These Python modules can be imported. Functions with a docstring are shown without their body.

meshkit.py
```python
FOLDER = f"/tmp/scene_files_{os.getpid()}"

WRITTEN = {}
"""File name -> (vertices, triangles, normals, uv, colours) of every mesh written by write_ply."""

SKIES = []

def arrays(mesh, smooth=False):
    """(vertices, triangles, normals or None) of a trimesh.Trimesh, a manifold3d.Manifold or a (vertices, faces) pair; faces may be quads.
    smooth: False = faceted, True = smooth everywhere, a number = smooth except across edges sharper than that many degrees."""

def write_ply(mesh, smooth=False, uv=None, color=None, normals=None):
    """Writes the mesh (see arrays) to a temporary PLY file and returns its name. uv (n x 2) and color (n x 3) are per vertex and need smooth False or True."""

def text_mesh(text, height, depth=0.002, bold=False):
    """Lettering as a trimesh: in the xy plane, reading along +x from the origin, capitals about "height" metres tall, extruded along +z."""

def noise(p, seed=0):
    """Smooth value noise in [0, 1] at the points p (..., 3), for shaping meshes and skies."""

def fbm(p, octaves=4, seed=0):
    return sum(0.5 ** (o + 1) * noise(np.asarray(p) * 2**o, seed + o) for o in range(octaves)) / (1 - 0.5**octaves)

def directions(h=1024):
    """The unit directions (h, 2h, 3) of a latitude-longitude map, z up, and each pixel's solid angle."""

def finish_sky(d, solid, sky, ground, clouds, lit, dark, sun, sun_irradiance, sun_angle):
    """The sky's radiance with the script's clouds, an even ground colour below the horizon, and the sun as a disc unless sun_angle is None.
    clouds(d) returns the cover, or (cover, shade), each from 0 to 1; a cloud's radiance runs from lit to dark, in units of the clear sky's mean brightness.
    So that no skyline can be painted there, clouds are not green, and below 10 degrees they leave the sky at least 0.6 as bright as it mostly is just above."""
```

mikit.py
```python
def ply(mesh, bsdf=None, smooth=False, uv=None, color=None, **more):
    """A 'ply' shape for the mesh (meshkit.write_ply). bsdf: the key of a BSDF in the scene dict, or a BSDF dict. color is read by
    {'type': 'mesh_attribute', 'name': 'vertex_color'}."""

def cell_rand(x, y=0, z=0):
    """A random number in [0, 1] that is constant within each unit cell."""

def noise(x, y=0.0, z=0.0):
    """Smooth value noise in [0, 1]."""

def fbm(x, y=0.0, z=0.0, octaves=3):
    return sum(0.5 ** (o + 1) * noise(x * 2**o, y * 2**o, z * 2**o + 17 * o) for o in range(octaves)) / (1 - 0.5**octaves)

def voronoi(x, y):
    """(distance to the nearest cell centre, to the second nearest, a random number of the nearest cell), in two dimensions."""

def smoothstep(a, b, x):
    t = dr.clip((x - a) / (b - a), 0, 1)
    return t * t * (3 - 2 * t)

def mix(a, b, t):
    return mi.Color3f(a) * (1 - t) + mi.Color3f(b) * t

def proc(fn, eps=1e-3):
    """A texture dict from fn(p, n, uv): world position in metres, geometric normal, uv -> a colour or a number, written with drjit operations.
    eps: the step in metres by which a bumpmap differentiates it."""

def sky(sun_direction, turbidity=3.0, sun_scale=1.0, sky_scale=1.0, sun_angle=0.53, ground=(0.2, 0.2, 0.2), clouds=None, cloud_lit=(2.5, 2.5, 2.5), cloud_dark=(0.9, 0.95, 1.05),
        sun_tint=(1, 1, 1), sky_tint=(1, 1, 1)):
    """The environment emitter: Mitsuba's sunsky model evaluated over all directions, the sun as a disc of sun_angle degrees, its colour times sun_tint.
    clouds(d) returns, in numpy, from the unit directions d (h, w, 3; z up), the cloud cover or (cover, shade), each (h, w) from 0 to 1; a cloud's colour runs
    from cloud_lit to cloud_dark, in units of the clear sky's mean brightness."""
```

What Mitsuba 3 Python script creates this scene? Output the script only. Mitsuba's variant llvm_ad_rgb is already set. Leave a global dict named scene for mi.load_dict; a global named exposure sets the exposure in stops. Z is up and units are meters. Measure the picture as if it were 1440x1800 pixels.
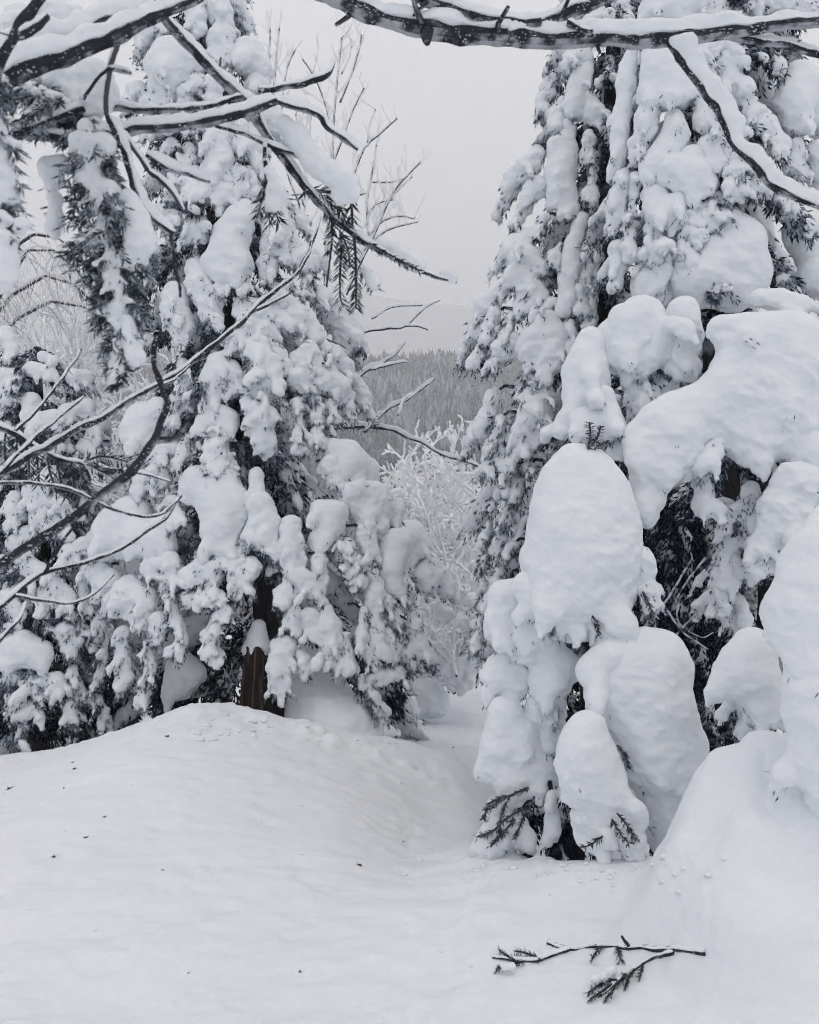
import math, random
import numpy as np, trimesh
from scipy.sparse import coo_matrix
from scipy.sparse.csgraph import connected_components
import drjit as dr
import mitsuba as mi
import mikit, meshkit
from mikit import noise, fbm, voronoi, cell_rand, smoothstep, mix

T = mi.ScalarTransform4f
scene, labels = {}, {}

# ------------------------------------------------------------------ camera, sky, exposure
EYE = 1.6                       # camera height above the snow underfoot, metres
F = 1444.0                      # focal length in pixels of the 1440 x 1800 photograph
scene['camera'] = {'type': 'thinlens', 'fov': math.degrees(2 * math.atan(720 / F)), 'fov_axis': 'x',
                   'to_world': T().look_at(origin=[0, 0, EYE], target=[0, 1, EYE], up=[0, 0, 1]),
                   'aperture_radius': 0.0016, 'focus_distance': 5.5, 'near_clip': 0.05, 'far_clip': 9000.0,
                   'medium': {'type': 'ref', 'id': 'haze_air'}}
scene['sky'] = mikit.sky((0.15, -0.25, 0.95), turbidity=4, sun_scale=0.2, sun_angle=34, ground=(0.75, 0.77, 0.8),
                         clouds=lambda d: (np.ones(d.shape[:2]), 1 - np.clip(d[..., 2], 0, 1) ** 0.8),
                         cloud_lit=(2.02, 2.01, 2.05), cloud_dark=(1.95, 1.945, 2.0))
exposure = 1.57


def at(u, v, y):
    """The point at distance y in front of the viewer that the survey of the place (1440 x 1800 grid) shows at (u, v)."""
    return np.array([(u - 720.0) / F * y, y, EYE - (v - 900.0) / F * y])


# ------------------------------------------------------------------ materials
def bumped(inner, fn, eps=2e-3, scale=1.0):
    return {'type': 'bumpmap', 'arbitrary': mikit.proc(fn, eps), 'scale': scale, 'bsdf': inner}


SNOW = (0.84, 0.875, 0.925)


def snow_grain(p, n, uv):
    return 0.007 * fbm(p.x * 38, p.y * 38, p.z * 46, 3) + 0.004 * noise(p.x * 9, p.y * 9, p.z * 24)


def ground_grain(p, n, uv):
    return 0.011 * fbm(p.x * 26, p.y * 26, p.z * 26, 3) + 0.022 * fbm(p.x * 5, p.y * 8, 0.3, 2)


def snow_tone(p, n, uv):
    return mix((0.738, 0.768, 0.806), (0.780, 0.804, 0.836), fbm(p.x * 2.3, p.y * 2.3, p.z * 2.3, 2)) * (0.965 + 0.07 * (noise(p.x * 95, p.y * 95, p.z * 95) * .6 + noise(p.x * 210, p.y * 210, p.z * 210) * .4))


scene['m_snow'] = bumped({'type': 'twosided', 'bsdf': {'type': 'diffuse', 'reflectance': mikit.proc(snow_tone)}}, snow_grain)
scene['m_ground'] = bumped({'type': 'twosided', 'bsdf': {'type': 'diffuse', 'reflectance': mikit.proc(snow_tone)}}, ground_grain, 3e-3)


def needle_tone(p, n, uv):
    t = smoothstep(0.46, 0.80, noise(p.x * 21, p.y * 21, p.z * 21) * 0.6 + noise(p.x * 60, p.y * 60, p.z * 60) * 0.4)
    return mix((0.030, 0.044, 0.064), (0.36, 0.41, 0.48), t * 0.8)


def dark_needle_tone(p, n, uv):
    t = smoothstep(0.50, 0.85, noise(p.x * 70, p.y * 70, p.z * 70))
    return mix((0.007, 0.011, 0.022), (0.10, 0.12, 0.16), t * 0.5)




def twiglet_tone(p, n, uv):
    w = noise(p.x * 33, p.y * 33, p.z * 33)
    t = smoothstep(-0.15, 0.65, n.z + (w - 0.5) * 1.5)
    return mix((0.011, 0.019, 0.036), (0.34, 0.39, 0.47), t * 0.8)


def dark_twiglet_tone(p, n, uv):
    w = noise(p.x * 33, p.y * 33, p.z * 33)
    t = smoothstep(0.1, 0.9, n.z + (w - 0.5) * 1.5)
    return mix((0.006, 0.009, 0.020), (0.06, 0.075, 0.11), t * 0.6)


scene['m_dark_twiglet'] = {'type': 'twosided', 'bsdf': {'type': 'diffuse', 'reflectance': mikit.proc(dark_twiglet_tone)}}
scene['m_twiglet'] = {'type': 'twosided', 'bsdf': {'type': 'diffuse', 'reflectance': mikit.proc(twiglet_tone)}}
def frost_tone(p, n, uv):
    return mix((0.10, 0.125, 0.16), (0.66, 0.70, 0.76), smoothstep(0.25, 0.6, noise(p.x * 40, p.y * 40, p.z * 40)))


scene['m_frost'] = {'type': 'twosided', 'bsdf': {'type': 'diffuse', 'reflectance': mikit.proc(frost_tone)}}
scene['m_needle'] = {'type': 'twosided', 'bsdf': {'type': 'diffuse', 'reflectance': mikit.proc(needle_tone)}}
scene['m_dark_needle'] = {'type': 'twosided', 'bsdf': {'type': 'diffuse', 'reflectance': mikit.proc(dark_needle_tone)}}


def bark_tone(p, n, uv):
    f = smoothstep(0.70, 0.78, noise(p.x * 330, p.y * 330, p.z * 330) * .75 + noise(p.x * 60, p.y * 60, p.z * 60) * .25)
    w = fbm(p.x * 40, p.y * 40, p.z * 40, 3)
    rime = smoothstep(0.25, 0.75, n.z * 0.6 + (w - 0.5) * 1.6) * 0.6
    return mix(mix((0.018, 0.020, 0.028), (0.060, 0.060, 0.070), w), (0.6, 0.63, 0.68), dr.maximum(f * 0.8, rime))


def bark_bump(p, n, uv):
    return 0.004 * fbm(p.x * 60, p.y * 60, p.z * 60, 3)


scene['m_bark'] = bumped({'type': 'twosided', 'bsdf': {'type': 'diffuse', 'reflectance': mikit.proc(bark_tone)}}, bark_bump, 5e-4)


def trunk_tone(p, n, uv):
    w = fbm(p.x * 30, p.y * 30, p.z * 6, 3)
    f = smoothstep(0.55, 0.75, fbm(p.x * 9, p.y * 9, p.z * 7, 3))
    return mix(mix((0.010, 0.010, 0.014), (0.040, 0.037, 0.040), w), (0.5, 0.55, 0.61), f * 0.4)


scene['m_trunk'] = bumped({'type': 'twosided', 'bsdf': {'type': 'diffuse', 'reflectance': mikit.proc(trunk_tone)}}, bark_bump, 1e-3)


def stump_tone(p, n, uv):
    w = fbm(p.x * 70, p.y * 70, p.z * 4, 3)
    s = smoothstep(0.5, 0.62, noise(p.x * 55, p.y * 55, p.z * 2.2))
    return mix(mix((0.012, 0.009, 0.009), (0.042, 0.028, 0.023), w), (0.12, 0.105, 0.10), s * 0.5)


scene['m_stump'] = {'type': 'twosided', 'bsdf': {'type': 'diffuse', 'reflectance': mikit.proc(stump_tone)}}


def rime_tone(p, n, uv):
    return mix((0.85, 0.865, 0.885), (0.93, 0.935, 0.945), noise(p.x * 30, p.y * 30, p.z * 30))


scene['m_rime'] = {'type': 'twosided', 'bsdf': {'type': 'diffuse', 'reflectance': mikit.proc(rime_tone)}}


def twig_tone(p, n, uv):
    return mix((0.03, 0.032, 0.042), (0.12, 0.12, 0.135), noise(p.x * 25, p.y * 25, p.z * 25))


scene['m_twig'] = {'type': 'twosided', 'bsdf': {'type': 'diffuse', 'reflectance': mikit.proc(twig_tone)}}


def conifer_tone(p, n, uv):
    s = noise(p.x * 0.16, p.y * 0.16, 0.0) * .55 + fbm(p.x * 0.022, p.y * 0.016, 0.0, 2) * .45
    return mix((0.005, 0.012, 0.028), (0.30, 0.34, 0.41), smoothstep(0.50, 0.74, s + n.z * 0.05))


scene['m_conifer'] = {'type': 'twosided', 'bsdf': {'type': 'diffuse', 'reflectance': mikit.proc(conifer_tone)}}
scene['m_bare_wood'] = {'type': 'twosided', 'bsdf': {'type': 'diffuse', 'reflectance': {'type': 'rgb', 'value': (0.085, 0.095, 0.12)}}}


def hill_tone(p, n, uv):
    wood = mix((0.06, 0.075, 0.105), (0.15, 0.168, 0.21), smoothstep(0.2, 0.8, fbm(p.x * 0.012, p.y * 0.008, 0.0, 2)))
    open_ = dr.maximum(smoothstep(230, 420, dr.abs(p.x)), smoothstep(860, 1100, p.y))      # beyond the dense wood the slopes are open snow
    return mix(wood, mi.Color3f(0.52, 0.54, 0.57), open_)


scene['m_hill'] = {'type': 'twosided', 'bsdf': {'type': 'diffuse', 'reflectance': mikit.proc(hill_tone)}}


# ------------------------------------------------------------------ helpers
def put(key, mesh, bsdf, smooth=True, **extra):
    """One entry of the scene; a key that is taken gets the next three-digit number on its last name."""
    base, n = key, 0
    while key in scene:
        n += 1
        key = f'{base}_{n:03d}'
    scene[key] = mikit.ply(mesh, bsdf, smooth=smooth)
    if extra:
        labels[key] = extra
    return key


TAKEN = set()


def part_key(parent, name):
    base, n = f'{parent}__{name}', 0
    key = base
    while key in TAKEN or key in scene:
        n += 1
        key = f'{base}_{n:03d}'
    TAKEN.add(key)
    return key


def sample_line(pts, step):
    """Catmull-Rom through the rows of pts (any number of columns), about one row per step."""
    p = np.asarray(pts, float)
    if len(p) == 2:
        n = max(2, int(np.linalg.norm(p[1, :3] - p[0, :3]) / step) + 1)
        return p[0] + (p[1] - p[0]) * np.linspace(0, 1, n)[:, None]
    q = np.vstack([2 * p[0] - p[1], p, 2 * p[-1] - p[-2]])
    out = []
    for i in range(1, len(q) - 2):
        n = max(1, int(round(np.linalg.norm(q[i + 1, :3] - q[i, :3]) / step)))
        t = np.linspace(0, 1, n, endpoint=False)[:, None]
        a, b, c, d = q[i - 1], q[i], q[i + 1], q[i + 2]
        out.append(0.5 * (2 * b + (c - a) * t + (2 * a - 5 * b + 4 * c - d) * t ** 2 + (3 * b - a - 3 * c + d) * t ** 3))
    out.append(q[-2][None])
    r = np.vstack(out)
    r[:, 3:] = np.maximum(r[:, 3:], np.min(p[:, 3:], axis=0))
    return r


def frames(c):
    t = np.gradient(c, axis=0)
    t /= np.linalg.norm(t, axis=1, keepdims=True) + 1e-12
    a = np.cross(t, [0, 0, 1.0])
    bad = np.linalg.norm(a, axis=1) < 0.15
    a[bad] = np.cross(t[bad], [0, 1.0, 0])
    a /= np.linalg.norm(a, axis=1, keepdims=True) + 1e-12
    return t, a, np.cross(a, t)          # along, sideways, up


def skin(rings):
    """Triangles of a closed tube from rings (n, m, 3), with end caps."""
    n, m = rings.shape[:2]
    v = np.vstack([rings.reshape(-1, 3), rings[0].mean(0), rings[-1].mean(0)])
    i, j = np.meshgrid(np.arange(n - 1), np.arange(m), indexing='ij')
    a, b, c, d = i * m + j, i * m + (j + 1) % m, (i + 1) * m + (j + 1) % m, (i + 1) * m + j
    k = np.arange(m)
    f = np.vstack([np.stack([a, b, c], -1).reshape(-1, 3), np.stack([a, c, d], -1).reshape(-1, 3),
                   np.stack([k * 0 + n * m, (k + 1) % m, k], -1),
                   np.stack([k * 0 + n * m + 1, (n - 1) * m + k, (n - 1) * m + (k + 1) % m], -1)])
    return v, f


def tube(c, r, sides=6, rough=0.0, seed=0):
    c = np.asarray(c, float)
    r = np.broadcast_to(np.asarray(r, float), (len(c),))
    _, a, b = frames(c)
    ang = np.arange(sides) * 2 * np.pi / sides
    off = np.cos(ang)[None, :, None] * a[:, None] + np.sin(ang)[None, :, None] * b[:, None]
    rr = r[:, None, None]
    if rough:
        q = c[:, None] + off * rr
        rr = rr * (1 + rough * (meshkit.fbm(q / (r.mean() * 1.6 + 1e-6), 3, seed)[..., None] * 2 - 1))
    return skin(c[:, None] + off * rr)


def join(parts):
    v, f, k = [], [], 0
    for a, b in parts:
        v.append(a)
        f.append(np.asarray(b) + k)
        k += len(a)
    return np.vstack(v), np.vstack(f)


def blades(o, d, length, width, rng):
    """One narrow triangle per row: needles from o along d."""
    o, d = np.asarray(o, float), np.asarray(d, float)
    d = d / (np.linalg.norm(d, axis=1, keepdims=True) + 1e-12)
    s = np.cross(d, rng.normal(size=d.shape))
    s /= np.linalg.norm(s, axis=1, keepdims=True) + 1e-12
    w = (np.broadcast_to(width, (len(o),)) / 2)[:, None]
    l = np.broadcast_to(length, (len(o),))[:, None]
    v = np.stack([o, o + d * l * .45 + s * w, o + d * l, o + d * l * .45 - s * w], 1).reshape(-1, 3)
    i = np.arange(len(o))[:, None] * 4
    return v, np.vstack([i + [0, 1, 2], i + [0, 2, 3]])


def twiglets(o, d, length, width, rng):
    """Short plump twig ends clad in needles: stretched octahedra from o along d."""
    d = unit(d)
    s = unit(np.cross(d, rng.normal(size=d.shape)))
    t = np.cross(d, s)
    s1, s2, s3 = s, -.5 * s + .866 * t, -.5 * s - .866 * t
    w = (np.broadcast_to(width, (len(o),)) / 2)[:, None]
    l = np.broadcast_to(length, (len(o),))[:, None]
    m = o + d * l * .4
    v = np.stack([o, m + s1 * w, m + s2 * w, m + s3 * w, o + d * l], 1).reshape(-1, 3)
    i = np.arange(len(o))[:, None] * 5
    f = np.vstack([i + q for q in ([0, 2, 1], [0, 3, 2], [0, 1, 3], [4, 1, 2], [4, 2, 3], [4, 3, 1])])
    return v, f


def unit(v):
    v = np.asarray(v, float)
    return v / (np.linalg.norm(v, axis=-1, keepdims=True) + 1e-12)


EDGES = [(0, 1), (2, 3), (4, 5), (6, 7), (0, 2), (1, 3), (4, 6), (5, 7), (0, 4), (1, 5), (2, 6), (3, 7)]
CORNERS = np.array([[i >> 2 & 1, i >> 1 & 1, i & 1] for i in range(8)])


def surface_nets(G, origin, h):
    """The zero surface of the grid G (negative inside) as (vertices, triangles)."""
    s = G < 0
    nx, ny, nz = G.shape
    cnt = sum(s[a:nx - 1 + a, b:ny - 1 + b, c:nz - 1 + c].astype(np.int8) for a, b, c in CORNERS)
    cells = np.argwhere((cnt > 0) & (cnt < 8))
    vals = np.stack([G[cells[:, 0] + a, cells[:, 1] + b, cells[:, 2] + c] for a, b, c in CORNERS], 1)
    acc, num = np.zeros((len(cells), 3)), np.zeros(len(cells))
    for a, b in EDGES:
        va, vb = vals[:, a], vals[:, b]
        on = (va < 0) != (vb < 0)
        t = np.where(on, va / np.where(on, va - vb, 1), 0)[:, None]
        acc += on[:, None] * (CORNERS[a] + t * (CORNERS[b] - CORNERS[a]))
        num += on
    v = (cells + acc / num[:, None]) * h + origin
    ids = np.full((nx - 1, ny - 1, nz - 1), -1, np.int32)
    ids[tuple(cells.T)] = np.arange(len(cells))
    quads = []
    for ax in range(3):
        lo, hi = [slice(None)] * 3, [slice(None)] * 3
        lo[ax], hi[ax] = slice(0, -1), slice(1, None)
        o1, o2 = [(1, 2), (2, 0), (0, 1)][ax]
        e = np.argwhere(s[tuple(lo)] != s[tuple(hi)])
        e = e[(e[:, o1] > 0) & (e[:, o2] > 0) & (e[:, o1] < G.shape[o1] - 1) & (e[:, o2] < G.shape[o2] - 1)]
        u, w = np.eye(3, dtype=int)[o1], np.eye(3, dtype=int)[o2]
        q = np.stack([ids[tuple((e - u - w).T)], ids[tuple((e - w).T)], ids[tuple(e.T)], ids[tuple((e - u).T)]], 1)
        flip = ~s[tuple(e.T)]
        q[flip] = q[flip][:, ::-1]
        quads.append(q)
    q = np.vstack(quads)
    return v, np.vstack([q[:, [0, 1, 2]], q[:, [0, 2, 3]]])


def vertex_normals(v, f):
    n = np.zeros_like(v)
    c = np.cross(v[f[:, 1]] - v[f[:, 0]], v[f[:, 2]] - v[f[:, 0]])
    for k in range(3):
        for j in range(3):
            n[:, j] += np.bincount(f[:, k], c[:, j], len(v))
    return n / (np.linalg.norm(n, axis=1, keepdims=True) + 1e-20)


def snow_body(prims, h, k=0.02, squash=1.0, lump=1.0, crumb=1.0, seed=0, floor=None, fine=1.0, whole=True, flat_crumb=0.28):
    """Snow packed over capsules (ax ay az ra bx by bz rb): one soft closed surface with lumps, wind ripples and crumbly undersides."""
    P = np.array(prims, float)
    P[:, [1, 5]] /= squash
    lo = np.minimum(P[:, :3] - P[:, 3:4], P[:, 4:7] - P[:, 7:8]) - 3 * k - 2 * h
    hi = np.maximum(P[:, :3] + P[:, 3:4], P[:, 4:7] + P[:, 7:8]) + 3 * k + 2 * h
    org = lo.min(0)
    n = np.ceil((hi.max(0) - org) / h).astype(int) + 2
    acc = np.zeros(n, np.float32)
    for p, l, u in zip(P, lo, hi):
        i0, i1 = np.maximum(((l - org) / h).astype(int), 0), np.minimum(np.ceil((u - org) / h).astype(int) + 1, n)
        gx, gy, gz = [(np.arange(a, b) * h + o).astype(np.float32) for a, b, o in zip(i0, i1, org)]
        ab = (p[4:7] - p[:3]).astype(np.float32)
        l2 = float(ab @ ab) + 1e-9
        X, Y, Z = gx[:, None, None] - np.float32(p[0]), gy[None, :, None] - np.float32(p[1]), gz[None, None] - np.float32(p[2])
        t = np.clip((X * ab[0] + Y * ab[1] + Z * ab[2]) / l2, 0, 1)
        d = np.sqrt((X - t * ab[0]) ** 2 + (Y - t * ab[1]) ** 2 + (Z - t * ab[2]) ** 2) - (p[3] + (p[7] - p[3]) * t)
        acc[i0[0]:i1[0], i0[1]:i1[1], i0[2]:i1[2]] += np.exp(-np.clip(d / k, -12, 12))
    G = -k * np.log(acc + np.float32(2e-3))
    G[[0, -1]] = G[:, [0, -1]] = G[:, :, [0, -1]] = 3 * k
    v, f = surface_nets(G, org, h)
    nc, lab = connected_components(coo_matrix((np.ones(len(f) * 2), (f[:, [0, 1]].ravel(), f[:, [1, 2]].ravel())), shape=(len(v), len(v))), directed=False)
    if nc > 1 and whole:                                            # loose crumbs are left off
        f = f[lab[f[:, 0]] == np.argmax(np.bincount(lab))]
        used, inv = np.unique(f, return_inverse=True)
        v, f = v[used], inv.reshape(-1, 3)
    v[:, 1] *= squash
    nrm = vertex_normals(v, f)
    down = np.clip(0.35 - nrm[:, 2], 0, 1)[:, None]
    d = lump * fine * 0.060 * (meshkit.fbm(v / (0.17 * fine), 2, seed) - 0.5)
    d += lump * fine * 0.016 * (meshkit.fbm(v * [14 / fine, 14 / fine, 22 / fine], 2, seed + 9) - 0.5)
    d = d[:, None] + crumb * (flat_crumb + 1.4 * down) * 0.032 * fine * (meshkit.fbm(v / (0.05 * fine), 3, seed + 5)[:, None] - 0.5)
    v = v + nrm * d
    if floor is not None:
        v[:, 2] = np.maximum(v[:, 2], floor)
    return v, f


COUNT = {'tri': 0}

# ------------------------------------------------------------------ the ground, the valley and the hills
def gstep(a, b, x):
    t = np.clip((x - a) / (b - a), 0, 1)
    return t * t * (3 - 2 * t)


CX = np.linspace(-30, 30, 1201)
CREST = np.interp(CX, [-30, -8, -4, -2.74, -2.2, -1.7, -1.3, -.97, -.35, .15, .54, 1.2, 3, 8, 30],
                  [-1.0, -.7, -.45, -.24, -.06, .135, .11, .03, -.19, -.35, -.42, -.38, -.25, -.3, -.5])
CREST = np.convolve(np.pad(CREST, 4, mode='edge'), np.ones(9) / 9, mode='valid')
FAR_Y = [13.5, 40, 180, 260, 350, 500, 740, 840, 1100, 1600, 2200, 5000]
FAR_Z = [-1.25, -11, -55, -40, 10, 58, 146, 152, 120, 425, 330, 200]


BANK = [[*at(u, v, y), r / F * y] for u, v, r, y in
        [(1343, 1326, 46, 3.12), (1330, 1385, 60, 3.10), (1312, 1445, 78, 3.06), (1296, 1500, 84, 3.02), (1288, 1560, 80, 2.95), (1330, 1600, 100, 2.85),
         (1400, 1480, 120, 3.0), (1450, 1400, 110, 3.05), (1420, 1600, 120, 2.85), (1500, 1500, 140, 2.95), (1600, 1450, 160, 3.0)]]


def ground_z(x, y):
    shape = np.shape(x)
    x, y = np.atleast_1d(np.asarray(x, float)), np.atleast_1d(np.asarray(y, float))
    q = np.stack([x, y, x * 0], -1)
    z = gstep(2.4, 6.2, y) * np.interp(x, CX, CREST)
    lip = 6.45 + 0.25 * (meshkit.noise(q * 1.3, 3) - 0.5)
    back = -0.62 - 0.09 * (y - 7) + 0.25 * (meshkit.fbm(q * 0.5, 3, 4) - 0.5)
    far = np.interp(y, FAR_Y, FAR_Z)
    rough = gstep(60, 300, y) * y * 0.045
    far = far + rough * (1 - gstep(700, 1300, y)) * (meshkit.fbm(q * 0.004 + 5, 4, 21) - 0.5) + gstep(900, 1600, y) * (110 * (meshkit.fbm(q * 0.0016 + 2, 2, 22) - 0.5) - .13 * np.clip(x, -900, 900))
    z = z + (back - z) * gstep(0, 1.0, y - lip)
    z = z + (far - z) * gstep(12.2, 14.5, y)
    z = z + 0.06 * np.maximum(-y, 0)
    # drift in front of the right-hand spruces, the hollow behind it, the bank on the right
    z = z + 0.16 * np.exp(-((x - 1.02) / .48) ** 2 - ((y - 3.62) / .33) ** 2)
    z = z + 0.10 * np.exp(-((x - .45) / .25) ** 2 - ((y - 4.25) / .35) ** 2)
    z = z - 0.38 * gstep(.30, .95, x) * gstep(4.0, 4.45, y) * (1 - gstep(6.5, 7.5, y))
    z = z + 0.22 * gstep(.95, 1.7, x) * np.exp(-((y - 2.9) / .75) ** 2)
    # the bulging bank at the right: heaps of snow that run into one another and into the ground
    near_bank = (np.abs(x - 1.5) < 1.6) & (np.abs(y - 3.0) < 1.6)
    if near_bank.any():
        xb, yb, zb = x[near_bank], y[near_bank], z[near_bank]
        top = np.exp(np.clip(zb / .04, -60, 60))
        wob = .26 * (meshkit.fbm(np.stack([xb * 2.7, yb * 2.7, xb * 0], -1), 2, 36) - .5)
        for cx, cy, cz, r in BANK:                          # the foot on which the bank's snow body sits
            d = np.maximum(np.sqrt((xb - cx) ** 2 + (yb - cy) ** 2) + wob, 0)
            rf = r + .03
            t = cz - .05 + np.sqrt(np.maximum(rf * rf - np.minimum(d, rf) ** 2, 0)) * .7 - np.maximum(d - rf, 0) * 1.55
            top += np.exp(np.clip(t / .04, -60, 60))
        z = z.copy()
        z[near_bank] = .04 * np.log(top)
    xc = .12 + .24 * (y - 2.9) + .04 * np.sin(y * 5.0)            # the edge of a younger drift
    z = z + .028 * gstep(-.035, .05, x - xc) * (1 - gstep(.2, .8, x - xc)) * gstep(2.5, 2.9, y) * (1 - gstep(3.7, 4.3, y))
    xd = .62 - .55 * (y - 3.2)
    z = z + .018 * gstep(-.02, .03, x - xd) * (1 - gstep(.05, .35, x - xd)) * np.exp(-((y - 3.15) / .22) ** 2)
    z = z - .07 * np.exp(-((x - (.02 + .16 * (y - 4.4))) / .30) ** 2) * gstep(3.1, 4.2, y) * (1 - gstep(5.6, 6.6, y))
    near = 1 - gstep(9, 20, y)
    near = near * (1 - gstep(8, 20, np.abs(x)))
    z = z + near * (0.10 * (meshkit.fbm(q * 0.75, 2, 1) - 0.5) + 0.034 * (meshkit.fbm(q * [3.0, 5.5, 1], 3, 2) - 0.5) + 0.016 * (meshkit.fbm(q * [15, 20, 1], 3, 6) - 0.5)
                    - 0.022 * np.maximum(meshkit.noise(q * 6.5, 12) - 0.74, 0) / 0.26 + 0.016 * np.maximum(meshkit.noise(q * 15, 14) - 0.72, 0) / 0.28 * gstep(.45, .6, meshkit.noise(q * 1.1, 15)))
    # crumbled snow thrown up along the crest
    band = np.exp(-((y - 6.1) / .28) ** 2) * gstep(-2.2, -1.6, x) * (1 - gstep(.1, .6, x))
    z = z + band * 0.14 * np.maximum(meshkit.fbm(q * 9, 3, 7) - 0.42, 0)
    # old soft hollows
    for hx, hy, hr, hd in [(-.5, 3.2, .3, .012), (-1.1, 2.75, .22, .02), (.2, 2.9, .25, .012), (-1.62, 3.02, .09, .03), (.5, 3.3, .2, .012)]:
        z = z - hd * np.exp(-(((x - hx) / hr) ** 2 + ((y - hy) / (hr * .6)) ** 2))
    return z.reshape(shape)


def sheet(xs, ys):
    X, Y = np.meshgrid(xs, ys, indexing='ij')
    v = np.stack([X, Y, ground_z(X, Y)], -1).reshape(-1, 3)
    i, j = np.meshgrid(np.arange(len(xs) - 1), np.arange(len(ys) - 1), indexing='ij')
    m = len(ys)
    a, b, c, d = i * m + j, (i + 1) * m + j, (i + 1) * m + j + 1, i * m + j + 1
    return v, np.vstack([np.stack([a, b, c], -1).reshape(-1, 3), np.stack([a, c, d], -1).reshape(-1, 3)])


def steps(*runs):
    return np.unique(np.concatenate([np.geomspace(a, b, n) if g else np.linspace(a, b, n) for a, b, n, g in runs]))


side = steps((3.2, 9, 44, 1), (9, 60, 30, 1), (60, 4000, 30, 1))
xs = np.concatenate([-side[::-1], np.linspace(-3.2, 3.2, 257)[1:-1], side])
near_y = steps((2.0, 4.6, 130, 1), (4.6, 7.4, 110, 0), (7.4, 15, 70, 0), (15, 150, 40, 1))
back_y = -steps((0.5, 30, 40, 1), (30, 4000, 40, 1))[::-1]
put('ground', sheet(xs, np.concatenate([back_y, np.linspace(-.4, 1.9, 20), near_y])), 'm_ground', True, kind='structure')
hx = steps((-4000, -200, 40, 0), (-200, 200, 161, 0), (200, 4000, 40, 0))
put('hills', sheet(hx, steps((150, 900, 160, 1), (900, 5000, 90, 1))), 'm_hill', True, kind='structure')

rng = np.random.default_rng(5)


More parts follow.
